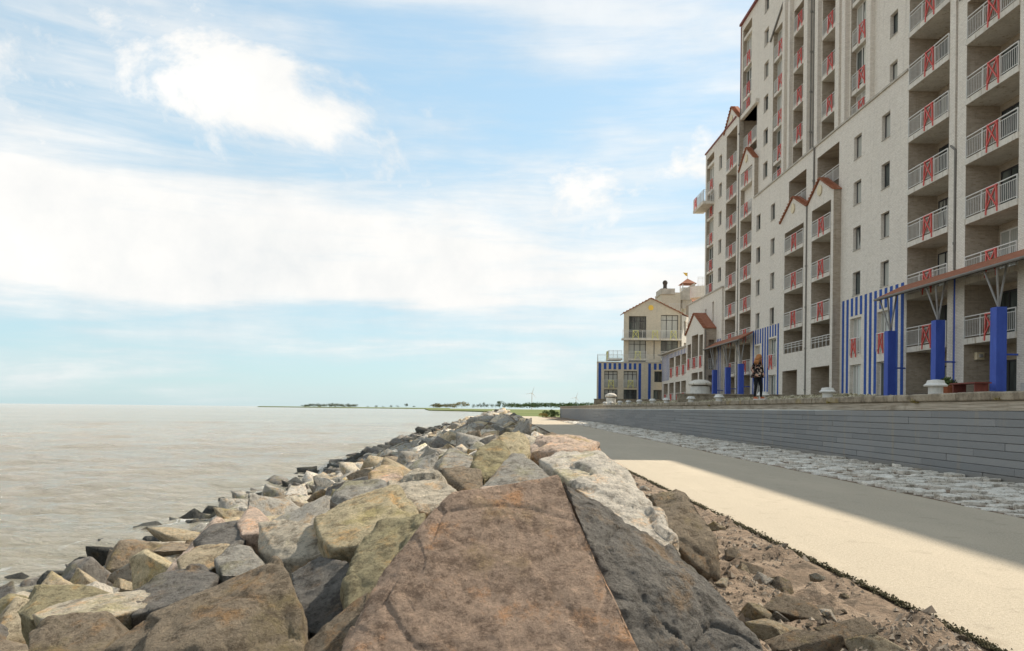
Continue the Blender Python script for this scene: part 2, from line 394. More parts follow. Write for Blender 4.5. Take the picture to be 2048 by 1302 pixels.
# ------------------------------------------------------------------ mesh helpers
class MB:
    def __init__(s): s.v = []; s.f = []
    def add(s, vs, fs):
        n = len(s.v); s.v += [tuple(v) for v in vs]; s.f += [tuple(i + n for i in f) for f in fs]; return s
    def quad(s, a, b, c, d): return s.add((a, b, c, d), ((0, 1, 2, 3),))
    def box(s, x0, x1, y0, y1, z0, z1):
        return s.add([(x, y, z) for z in (z0, z1) for y in (y0, y1) for x in (x0, x1)],
                     [(0, 2, 3, 1), (4, 5, 7, 6), (0, 1, 5, 4), (2, 6, 7, 3), (0, 4, 6, 2), (1, 3, 7, 5)])
    def bar(s, p, q, w, up=(0, 0, 1), h=None):
        p, q = Vector(p), Vector(q); d = (q - p).normalized(); up = Vector(up)
        if abs(d.dot(up)) > .99: up = Vector((1, 0, 0))
        a = d.cross(up).normalized() * w / 2; c = a.cross(d).normalized() * (h or w) / 2
        vs = [e + sa * a + sc * c for e in (p, q) for sa, sc in ((-1, -1), (1, -1), (1, 1), (-1, 1))]
        return s.add(vs, [(3, 2, 1, 0), (4, 5, 6, 7), (0, 1, 5, 4), (1, 2, 6, 5), (2, 3, 7, 6), (3, 0, 4, 7)])
    def tube(s, p, q, r, n=8, r2=None):
        p, q = Vector(p), Vector(q); d = (q - p).normalized(); up = Vector((0, 0, 1)) if abs(d.z) < .95 else Vector((1, 0, 0))
        a = d.cross(up).normalized(); c = d.cross(a); r2 = r if r2 is None else r2
        vs = [e + (a * math.cos(k * 2 * math.pi / n) + c * math.sin(k * 2 * math.pi / n)) * rr for e, rr in ((p, r), (q, r2)) for k in range(n)]
        return s.add(vs, [(k, (k + 1) % n, n + (k + 1) % n, n + k) for k in range(n)] + [tuple(range(n))[::-1], tuple(range(n, 2 * n))])
    def lathe(s, prof, n=20, c=(0, 0, 0)):
        vs = [(c[0] + r * math.cos(2 * math.pi * k / n), c[1] + r * math.sin(2 * math.pi * k / n), c[2] + z) for r, z in prof for k in range(n)]
        fs = [(i * n + k, i * n + (k + 1) % n, (i + 1) * n + (k + 1) % n, (i + 1) * n + k) for i in range(len(prof) - 1) for k in range(n)]
        return s.add(vs, fs + [tuple(range(n))[::-1], tuple(range((len(prof) - 1) * n, len(prof) * n))])
    def prism(s, poly, off):
        """closed prism: polygon (list of points) pushed by off"""
        n = len(poly); off = Vector(off); vs = [Vector(p) for p in poly] + [Vector(p) + off for p in poly]
        return s.add(vs, [tuple(range(n)), tuple(range(2 * n - 1, n - 1, -1))] + [(k, n + k, n + (k + 1) % n, (k + 1) % n) for k in range(n)])
    def mesh(s, name, m):
        me = bpy.data.meshes.new(name); me.from_pydata(s.v, [], s.f)
        if m: me.materials.append(MATS[m])
        me.update(); return me
WP = {}
def wpos(o): return WP.get(o.name, Vector((0, 0, 0)))
def fixn(me):
    bm = bmesh.new(); bm.from_mesh(me); bmesh.ops.recalc_face_normals(bm, faces=bm.faces); bm.to_mesh(me); bm.free()
def obj(name, mb, m, parent=None, loc=None, smooth=False, fix=True, rotz=0):
    me = mb if isinstance(mb, bpy.types.Mesh) else mb.mesh(name, m)
    if fix and not isinstance(mb, bpy.types.Mesh): fixn(me)
    if smooth:
        for p in me.polygons: p.use_smooth = True
    o = bpy.data.objects.new(name, me); C.objects.link(o)
    if loc is not None: o.location = loc; WP[o.name] = Vector(loc)
    if rotz: o.rotation_euler.z = rotz
    if parent is not None:
        o.parent = parent; o.matrix_parent_inverse = Matrix.Translation(-wpos(parent))
        if parent.rotation_euler.z: o.matrix_parent_inverse = (Matrix.Translation(wpos(parent)) @ Matrix.Rotation(parent.rotation_euler.z, 4, 'Z')).inverted()
    return o
def thing(name, label, cat, loc, group=None):
    o = bpy.data.objects.new(name, None); C.objects.link(o); o.location = loc; WP[o.name] = Vector(loc)
    o.empty_display_size = .2
    return tag(o, label, cat, group)
def tag(o, label, cat, group=None):
    o['label'] = label; o['category'] = cat
    if group: o['group'] = group
    return o
def kind(o, k): o['kind'] = k; return o

# ================================================================== SETTING
ZW = -1.9                                                     # water level
# --- sea: one sheet of real waves near the shore growing coarser to the horizon
def sea():
    rs = [3.0]
    while rs[-1] < 45000: rs.append(rs[-1] * (1.0085 if rs[-1] < 160 else 1.05) + .02)
    angs = np.radians(np.linspace(78, 205, 420))
    rs = np.array(rs); A, Rr = np.meshgrid(angs, rs)
    X = Rr * np.cos(A); Y = Rr * np.sin(A)
    rng = np.random.default_rng(3); Z = np.zeros_like(X)
    for i in range(26):
        L = 0.9 * 1.16 ** i; th = R(20) + rng.normal(0, .5); k = 2 * math.pi / L
        ph = k * (-X * math.sin(th) * .9 + Y * math.cos(th)) + rng.uniform(0, 6.28) + .7 * np.sin(k * .21 * (X * math.cos(th + .4) + Y * math.sin(th + .4)) + i)
        amp = .0125 * L ** .42
        res = np.clip((L / (Rr * .012 + .02) - 2.0) / 3.0, 0, 1)
        s = np.sin(ph); Z += amp * res * (1 - 1.5 * np.abs(s) ** 1.3 + .3)
    Z = ZW + Z
    nr, na = X.shape
    vs = np.stack([X, Y, Z], -1).reshape(-1, 3)
    i = np.arange(nr - 1)[:, None] * na + np.arange(na - 1)[None, :]
    fs = np.stack([i, i + 1, i + na + 1, i + na], -1).reshape(-1, 4)
    me = bpy.data.meshes.new('sea'); me.from_pydata(vs.tolist(), [], fs.tolist()); me.materials.append(MATS['sea_water'])
    for p in me.polygons: p.use_smooth = True
    me.flip_normals()
    kind(obj('sea', me, None), 'structure')
sea()
# --- sea floor / world ground reaching the horizon
kind(obj('ground', MB().quad((-50000, -3000, -4.5), (50000, -3000, -4.5), (50000, 50000, -4.5), (-50000, 50000, -4.5)), 'soil'), 'structure')

def strip(name, m, xs, ys, zf, smooth=True):
    """height-field sheet over the grid xs * ys"""
    vs = [(x, y, zf(x, y)) for y in ys for x in xs]; n = len(xs)
    fs = [(j * n + i, j * n + i + 1, (j + 1) * n + i + 1, (j + 1) * n + i) for j in range(len(ys) - 1) for i in range(n - 1)]
    mb = MB(); mb.v = vs; mb.f = fs
    return kind(obj(name, mb, m, smooth=smooth, fix=False), 'structure')
def fr(a, b, n): return [a + (b - a) * k / n for k in range(n + 1)]
def geo(a, b, r, s):
    o = [a]
    while o[-1] < b: o.append(o[-1] + s); s *= r
    return o
# footpath
kind(obj('path', MB().quad((2.98, -8, 0), (7.02, -8, 0), (7.02, 150, 0), (2.98, 150, 0)), 'asphalt_path', fix=False), 'structure')
# soil verge between stones and path
def soil_z(x, y):
    e = min(1, max(0, (3.02 - x) / .22)); q = Vector((x * 1.0, y * 1.0, 0))
    lump = max(0, noise.noise(q * 3.1 + Vector((3, 1, 7))) - .12)
    n = noise.fractal(q * 1.4, .9, 2.1, 5) * .06 + lump * .15 + lump * noise.noise(q * 13) * .10 + noise.noise(q * 11) * .010 + (.04 * noise.noise(q * 6) if y < 5.3 else 0)
    ramp = max(0, min(1, (2.3 - x) / 2.2))
    return -.03 * (1 - e) - .015 + e * (n + .02) + ramp * .22 if e > 0 else -.03
strip('soil_verge', 'soil', fr(.6, 3.06, 110), geo(2.6, 150, 1.016, .022), soil_z)
# stone bank bed under the boulders
def bank_z(x, y=0):
    pts = [(-40, -9.5), (-8.7, ZW), (-.6, .30), (.6, .40), (1.3, .2), (2.4, -.1), (3.2, -.4)]
    for (a, za), (b, zb) in zip(pts, pts[1:]):
        if x <= b: return za + (zb - za) * (x - a) / (b - a)
    return -.4
strip('stone_bank', 'gap_shade_rubble', fr(-20, 2.6, 30), geo(-6, 160, 1.03, .3), lambda x, y: bank_z(x) - .50 + .1 * noise.noise(Vector((x, y, 0))))
# --- cobble strip at the foot of the wall
def cobz(x): return .0 + (x - 7.0) * .024
cs = kind(obj('cobble_strip', MB().quad((6.99, -6, -.012), (9.95, -6, .045), (9.95, 140, .045), (6.99, 140, -.012)), 'soil', fix=False), 'structure')
def cobbles():
    rnd = random.Random(11); cells = []
    y = 5.2; row = 0
    while y < 90:
        dyy = rnd.uniform(.26, .42) * (1 if y < 40 else 1.8)
        x = 7.02 + rnd.uniform(-.02, .1)
        while x < 9.8:
            wx = rnd.uniform(.32, .8)
            if x + wx > 9.9: wx = 9.9 - x
            cells.append((x, x + wx, y, y + dyy)); x += wx
        y += dyy
    cells.sort(key=lambda c: c[2])
    def stone(c, mb):
        x0, x1, y0, y1 = c; cx, cy = (x0 + x1) / 2, (y0 + y1) / 2
        n = 8; ring = []
        for k in range(n):
            a = 2 * math.pi * (k + rnd.uniform(-.3, .3)) / n; q = abs(math.cos(a)) ** .5 * (1 if math.cos(a) > 0 else -1), abs(math.sin(a)) ** .5 * (1 if math.sin(a) > 0 else -1)
            j = rnd.uniform(.66, 1.05)
            ring.append((q[0] * (x1 - x0) / 2 * j, q[1] * (y1 - y0) / 2 * j))
        z = cobz(cx) + rnd.uniform(-.015, .05); tx, ty = rnd.uniform(-.07, .07), rnd.uniform(-.09, .09)
        vs = [(cx + a, cy + b, cobz(cx) - .05) for a, b in ring] + [(cx + a * .99, cy + b * .99, z - .004 + a * tx + b * ty + rnd.uniform(-.006, .006)) for a, b in ring] + [(cx + a * .88, cy + b * .88, z + .006 + a * tx + b * ty + rnd.uniform(-.012, .012)) for a, b in ring] + [(cx, cy, z + .004)]
        fs = [(k, (k + 1) % n, n + (k + 1) % n, n + k) for k in range(n)] + [(n + k, n + (k + 1) % n, 2 * n + (k + 1) % n, 2 * n + k) for k in range(n)] + [(2 * n + k, 2 * n + (k + 1) % n, 3 * n) for k in range(n)]
        mb.add(vs, fs)
    for c in cells[:290]:
        mb = MB(); stone(c, mb); obj('cobble', mb, 'cobble_stone', cs, fix=False)
    mb = MB()
    for c in cells[290:]: stone(c, mb)
    kind(obj('far_cobbles', mb, 'cobble_stone', cs, fix=False), 'stuff')
cobbles()

# --- terrace deck behind the retaining wall, fields beyond
DECK = 1.70
kind(obj('terrace_ground', MB().quad((10.0, -40, DECK), (90, -40, DECK), (90, 134, DECK), (10.0, 134, DECK)), 'deck_gravel', fix=False), 'structure')
strip('field', 'grass', [-3, 8, 30, 80, 200, 700, 3000], [134, 160, 220, 350, 600, 900, 1400], lambda x, y: min(.05, -.9 + (x + 3) * .05) if x < 20 else .0 + min(1.4, (x - 20) * .01) * (y < 1000), smooth=False)
def shore(name, label_pts, z, m):
    kind(obj(name, MB().prism(label_pts, (0, 0, -6)), m), 'structure')
def P2(px, Y): return ((px - VX) / F * Y)
shore('far_shore', [(P2(858, 900), 900, -.9), (P2(930, 800), 800, -.9), (P2(1003, 640), 640, -.9), (P2(1210, 640), 640, -.9), (P2(1300, 1500), 1500, .2), (P2(850, 1500), 1500, .2)], 0, 'grass')
shore('low_spit', [(P2(515, 2600), 2600, -.2), (P2(700, 2300), 2300, -.6), (P2(880, 1900), 1900, -.8), (P2(900, 3000), 3000, 1), (P2(520, 3200), 3200, 1)], 0, 'grass')

# ================================================================== RETAINING WALL
def retaining_wall():
    wall = thing('retaining_wall', 'long grey panelled retaining wall with concrete coping beside the footpath', 'wall', (10.1, 60, 0))
    rnd = random.Random(5); y_end = 132
    obj('core', MB().box(9.97, 10.3, -12, y_end, -.3, 1.45), 'concrete', wall)
    zb, n, hh = .03, 9, 0.158
    rest = MB(); cnt = 0; L = 3.4
    for r in range(n):
        y = -4 - (r * 1.03) % L
        while y < y_end:
            y1 = min(y + L, y_end)
            if y1 > -3:
                dp = rnd.uniform(-.008, .008)
                mb = MB() if y < 84 else rest
                a, b_, z0, z1 = y + .004, y1 - .004, zb + r * hh + .004, zb + (r + 1) * hh - .004
                x = 9.9 + dp; bv = .008
                mb.add([(x + bv, a, z0), (x + bv, b_, z0), (x + bv, b_, z1), (x + bv, a, z1), (x, a + bv, z0 + bv), (x, b_ - bv, z0 + bv), (x, b_ - bv, z1 - bv), (x, a + bv, z1 - bv),
                        (9.968, a, z0), (9.968, b_, z0), (9.968, b_, z1), (9.968, a, z1)],
                       [(4, 7, 6, 5), (0, 4, 5, 1), (1, 5, 6, 2), (2, 6, 7, 3), (3, 7, 4, 0), (8, 0, 1, 9), (9, 1, 2, 10), (10, 2, 3, 11), (11, 3, 0, 8)])
                if y < 84: obj('panel', mb, 'grey_panel', wall)
            y += L
    kind(obj('far_panels', rest, 'grey_panel', wall), 'stuff')
    # board-marked concrete band and coping blocks, each block its own piece
    y = -4
    while y < y_end:
        L2 = rnd.uniform(3.6, 5.2); y1 = min(y + L2, y_end)
        obj('band', MB().box(9.93 + rnd.uniform(-.012, .012), 10.25, y + .005, y1 - .005, 1.46, 1.655), 'board_marked_concrete', wall); y = y1
    y = -4
    while y < y_end:
        L2 = rnd.uniform(.85, 1.25) if y < 60 else 2.4; y1 = min(y + L2, y_end)
        x0 = 9.86 + rnd.uniform(-.012, .012); zt = 1.845 + rnd.uniform(-.008, .008)
        a, b_ = y + .006, y1 - .006
        ring = [(x0 + .02, 1.665), (x0, 1.69), (x0 + rnd.uniform(-.006, .006), zt - .03), (x0 + .03, zt), (10.28, zt - .01), (10.3, 1.665)]
        mb = MB().prism([(p, a, q) for p, q in ring], (0, b_ - a, 0))
        obj('coping_block', mb, 'coping_concrete', wall); y = y1
retaining_wall()

# ================================================================== BUILDINGS
class Pl:
    """a facade plane: u runs along it, z up, d goes into the building"""
    def __init__(s, O, U, N): s.O = Vector(O); s.U = Vector(U).normalized(); s.N = Vector(N).normalized()
    def P(s, u, z, d=0): return s.O + s.U * u + s.N * d + Vector((0, 0, z))
    def rot(s): return math.atan2(s.U.y, s.U.x)
def sea_pl(X): return Pl((X, 0, 0), (0, 1, 0), (1, 0, 0))
S0, S1, SB, SK, SJ = sea_pl(22), sea_pl(22.35), sea_pl(21.5), sea_pl(20.6), sea_pl(21.8)

def panel(mb, pl, u0, u1, z0, z1, holes=(), thick=.3):
    """front skin with rectangular holes (u0,u1,z0,z1[,depth]) and their reveals"""
    us = sorted({u0, u1, *[h[0] for h in holes], *[h[1] for h in holes]}); zs = sorted({z0, z1, *[h[2] for h in holes], *[h[3] for h in holes]})
    us = [u for u in us if u0 <= u <= u1]; zs = [z for z in zs if z0 <= z <= z1]
    for a, b in zip(us, us[1:]):
        run = None
        for c, d in zip(zs, zs[1:]):
            mid = ((a + b) / 2, (c + d) / 2)
            inside = any(h[0] < mid[0] < h[1] and h[2] < mid[1] < h[3] for h in holes)
            if not inside:
                mb.quad(pl.P(a, c), pl.P(b, c), pl.P(b, d), pl.P(a, d))
    for h in holes:
        a, b, c, d = h[:4]; t_ = h[4] if len(h) > 4 else thick
        if t_ <= 0: continue
        mb.quad(pl.P(a, c), pl.P(a, d), pl.P(a, d, t_), pl.P(a, c, t_)); mb.quad(pl.P(b, c), pl.P(b, c, t_), pl.P(b, d, t_), pl.P(b, d))
        mb.quad(pl.P(a, d), pl.P(b, d), pl.P(b, d, t_), pl.P(a, d, t_)); mb.quad(pl.P(a, c), pl.P(a, c, t_), pl.P(b, c, t_), pl.P(b, c))
def pbox(mb, pl, u0, u1, z0, z1, d0, d1):
    vs = [pl.P(u, z, d) for z in (z0, z1) for d in (d0, d1) for u in (u0, u1)]
    return mb.add(vs, [(0, 2, 3, 1), (4, 5, 7, 6), (0, 1, 5, 4), (2, 6, 7, 3), (0, 4, 6, 2), (1, 3, 7, 5)])
MC = {}
def cached(key, make, m):
    if key not in MC:
        me = make().mesh(key[0], m); fixn(me); MC[key] = me
    return MC[key]
def place(name, me, parent, pl, u, z, d):
    return obj(name, me, None, parent, loc=pl.P(u, z, d), rotz=pl.rot())
# local frames below: x along the facade, y = into the building for frontal planes; for the sea facade (u=+Y) local +y points to -X (outwards)
def sgn(pl): return 1 if Vector((-pl.U.y, pl.U.x, 0)).dot(pl.N) > 0 else -1

def window(parent, pl, u0, u1, z0, z1, depth=.2, frame='dark_frame', mull=1, transom=None, name='window'):
    w_, h_ = round(u1 - u0, 2), round(z1 - z0, 2); s = sgn(pl); f = .07
    def mk():
        mb = MB(); y0, y1 = sorted((0, s * .06))
        for a, b, c, d in ((0, w_, 0, f), (0, w_, h_ - f, h_), (0, f, f, h_ - f), (w_ - f, w_, f, h_ - f)): mb.box(a, b, y0, y1, c, d)
        for k in range(1, mull + 1):
            x = w_ * k / (mull + 1); mb.box(x - f * .6, x + f * .6, y0, y1, f, h_ - f)
        if transom: mb.box(f, w_ - f, y0, y1 + .004, transom - .03, transom + .03)
        return mb
    wf = place(name, cached((name, w_, h_, mull, frame, transom, s), mk, frame), parent, pl, u0, z0, depth)
    def mkp():
        y = s * .035; return MB().quad((f * .5, y, f * .5), (w_ - f * .5, y, f * .5), (w_ - f * .5, y, h_ - f * .5), (f * .5, y, h_ - f * .5))
    place('pane', cached(('pane', w_, h_, s), mkp, 'window_glass'), wf, pl, u0, z0, depth)
    if name == 'window' and w_ < 1.2:
        obj('sill', pbox(MB(), pl, u0 + .004, u1 - .004, z0 + .002, z0 + .045, -.04, depth - .004), 'concrete', wf)
    return wf
def curtain(wf, pl, u0, u1, z0, z1, d):
    """hanging folds of a light curtain right behind the pane (shows in the opening)"""
    mb = MB(); n = max(4, int((u1 - u0) / .09)); pts = [(u0 + (u1 - u0) * k / n, d + (.03 if k % 2 else 0)) for k in range(n + 1)]
    for (a, da), (b, db) in zip(pts, pts[1:]): mb.quad(pl.P(a, z0, da), pl.P(b, z0, db), pl.P(b, z1, db), pl.P(a, z1, da))
    obj('curtain', mb, 'curtain', wf, fix=False)

def railing_mb(w_, h=1.05, pitch=.13, s=1, low=False):
    mb = MB()
    mb.box(0, w_, -.025, .025, h - .045, h); mb.box(0, w_, -.015, .015, h - .20, h - .17)
    if low:
        mb.box(0, w_, -.015, .015, h - .38, h - .35)
        for k in range(6): x = .02 + (w_ - .04) * k / 5; mb.box(x - .02, x + .02, -.02, .02, 0, h)
        return mb
    mb.box(0, w_, -.015, .015, .08, .11)
    n = int(w_ / pitch)
    for k in range(n + 1):
        x = .02 + (w_ - .04) * k / n; r = .0095
        mb.box(x - r, x + r, -.0095, .0095, .09, h - .18)
    for k in range(4):
        x = .02 + (w_ - .04) * k / 3; mb.box(x - .02, x + .02, -.028, .022, -.06, h - .03)
    return mb
def cross_mb(w_=.82, h=1.0, s=1):
    mb = MB(); b = .05; o = -s * .05
    for x0, x1 in ((.09, 0), (w_ - .09, w_)): mb.bar((x0, o, h), (x1, o, -.22), .065, (0, 1, 0))
    mb.bar((.0, o, h - .03), (w_, o, h - .03), .05, (0, 1, 0))
    mb.bar((.07, o * 1.3, h - .05), (w_ - .05, o * 1.3, .06), .05, (0, 1, 0)); mb.bar((w_ - .07, o * 1.6, h - .05), (.05, o * 1.6, .06), .05, (0, 1, 0))
    return mb
def railing(parent, pl, u0, u1, z, d, cross=True, cpos=.45, cm='red_metal', h=1.05, low=False):
    w_ = round(u1 - u0, 2); s = sgn(pl)
    r_ = place('railing', cached(('railing', w_, h, s, low), lambda: railing_mb(w_, h, s=s, low=low), 'white_metal'), parent, pl, u0, z, d)
    if cross:
        for c in (cpos if isinstance(cpos, (list, tuple)) else [cpos]):
            cw = min(.82, w_ * .4)
            place('cross_panel', cached(('cross_panel', round(cw, 2), s, cm, h), lambda: cross_mb(cw, h - .05, s), cm), parent, pl, u0 + w_ * c - cw / 2, z, d)
    return r_
def balcony(parent, pl, u0, u1, z, dback, out=.06, th=.28, cross=True, cpos=.45, cm='red_metal', m='slab_concrete', **kw):
    """floor slab whose bottom is at z, with its railing and cross"""
    sl = obj('balcony', pbox(MB(), pl, u0, u1, z, z + th, -out, dback - .004), m, parent)
    railing(sl, pl, u0 + .03, u1 - .03, z + th, -out + .04, cross, cpos, cm, **kw)
    return sl
def loggia(parent, wallmb, brownmb, pl, u0, u1, z0, z1, levels, depth=1.6, cross=True, door=.55, glass_w=None):
    """open bay cut into the building: brown brick with some painted shade inside, slabs and doors on every floor"""
    b = brownmb; e = .0
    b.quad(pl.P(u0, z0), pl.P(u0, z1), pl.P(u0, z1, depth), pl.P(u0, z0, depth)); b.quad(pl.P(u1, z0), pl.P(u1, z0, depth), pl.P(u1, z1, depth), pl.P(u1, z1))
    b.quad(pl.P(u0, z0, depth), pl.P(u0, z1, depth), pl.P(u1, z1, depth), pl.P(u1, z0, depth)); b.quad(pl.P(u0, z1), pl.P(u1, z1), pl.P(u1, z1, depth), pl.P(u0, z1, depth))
    w_ = u1 - u0
    for z in levels:
        balcony(parent, pl, u0 + .01, u1 - .01, z, depth, cross=cross)
    fl = sorted([z0] + [z + .28 for z in levels])
    for z in fl:
        if z + 2.2 > z1 + .05: continue
        dw = w_ * door
        window(parent, pl, u1 - w_ * .06 - dw, u1 - w_ * .06, z + .02, z + 2.2, depth - .07, 'dark_frame' if random.random() < .6 else 'white_frame', 2 if dw > 1.6 else 1, None, 'loggia_door')
LV = [4.65 + 2.84 * k for k in range(13)]            # slab undersides, storey by storey
def lv(a, b): return [z for z in LV if a < z < b]

def gable(parent, pl, u0, u1, z_eave, z_peak, depth, wallm='pale_brick', roofm='roof_tiles', emblem=True, over=.12, emblem_m='emblem_cream', ur=None):
    um = ur if ur is not None else (u0 + u1) / 2
    mb = MB(); mb.add([pl.P(u0, z_eave), pl.P(u1, z_eave), pl.P(um, z_peak)], [(0, 1, 2)])
    obj('gable_wall', mb, wallm, parent, fix=False)
    r_ = MB(); th = .09
    for a, b in (((u0 - over, z_eave - over * .5), (um, z_peak + .02)), ((u1 + over, z_eave - over * .5), (um, z_peak + .02))):
        poly = [pl.P(a[0], a[1], -over), pl.P(b[0], b[1], -over), pl.P(b[0], b[1] + th, -over), pl.P(a[0], a[1] + th, -over)]
        r_.prism(poly, pl.N * (depth + over))
    obj('gable_roof', r_, roofm, parent)
    # small ridge/verge tiles along the edge
    v_ = MB()
    for a, b in (((u0 - over, z_eave - over * .5), (um, z_peak)), ((u1 + over, z_eave - over * .5), (um, z_peak))):
        n = 9
        for k in range(n):
            q = (k + .5) / n; u = a[0] + (b[0] - a[0]) * q; z = a[1] + (b[1] - a[1]) * q + th
            pbox(v_, pl, u - .11, u + .11, z - .05, z + .035, -over - .03, .22)
    obj('verge_tiles', v_, roofm, parent)
    if emblem:
        e = MB(); n = 20; c = pl.P(um, (z_eave * .62 + z_peak * .38)); rr = .36
        ring = [c + pl.U * rr * math.cos(2 * math.pi * k / n) + Vector((0, 0, rr * math.sin(2 * math.pi * k / n))) - pl.N * .01 for k in range(n)]
        e.prism(ring, -pl.N * .07)
        obj('round_emblem', e, emblem_m, parent)

def pipe(parent, pl, pts, r=.055):
    mb = MB()
    for p, q in zip(pts, pts[1:]): mb.tube(pl.P(*p), pl.P(*q), r, 8)
    for p, q in zip(pts, pts[1:]):
        L = abs(q[1] - p[1])
        for k in range(int(L / 2.9)):
            z = min(p[1], q[1]) + 1.2 + k * 2.9; mb.tube(pl.P(p[0], z, p[2]), pl.P(p[0], z + .12, p[2]), r * 1.5, 8)
    return obj('drainpipe', mb, 'grey_pipe', parent)

def stripes(parent, pl, us, w_, z0, z1, holes):
    for u in us:
        a, b = u - w_ / 2, u + w_ / 2
        segs = [(z0, z1)]
        for h in holes:
            if h[0] < b and h[1] > a:
                ns = []
                for s0, s1 in segs:
                    if h[2] > s0: ns.append((s0, min(s1, h[2])))
                    if h[3] < s1: ns.append((max(s0, h[3]), s1))
                segs = [q for q in ns if q[1] - q[0] > .2]
        for s0, s1 in segs:
            if s1 - s0 > .5: obj('stripe', pbox(MB(), pl, a, b, s0, s1 - .02, -.012, .05), 'blue_brick', parent)

def french(parent, pl, u0, u1, z0, z1, levels, depth=.35, cross=True):
    """full-height recessed glazing with a slab edge and low railing at each floor"""
    fl = sorted([z0] + [z + .28 for z in levels if z0 - .1 < z < z1 - 1])
    for z in fl:
        top = min([q for q in levels if q > z + .5] + [z1])
        if top - z < 1.2: continue
        wf = window(parent, pl, u0 + .02, u1 - .02, z + .03, top - .02, depth, 'white_frame', 2, None, 'french_window')
        railing(wf, pl, u0 + .03, u1 - .03, z + .05, .08, cross, .4, h=.98)
        if random.random() < .6: curtain(wf, pl, u0 + .1, u0 + (u1 - u0) * random.uniform(.3, .6), z + .1, top - .1, depth - .012 + .0)
    for z in levels:
        if z0 < z < z1 - .5: obj('floor_band', pbox(MB(), pl, u0 + .004, u1 - .004, z, z + .28, .06, depth + .1), 'slab_concrete', parent)

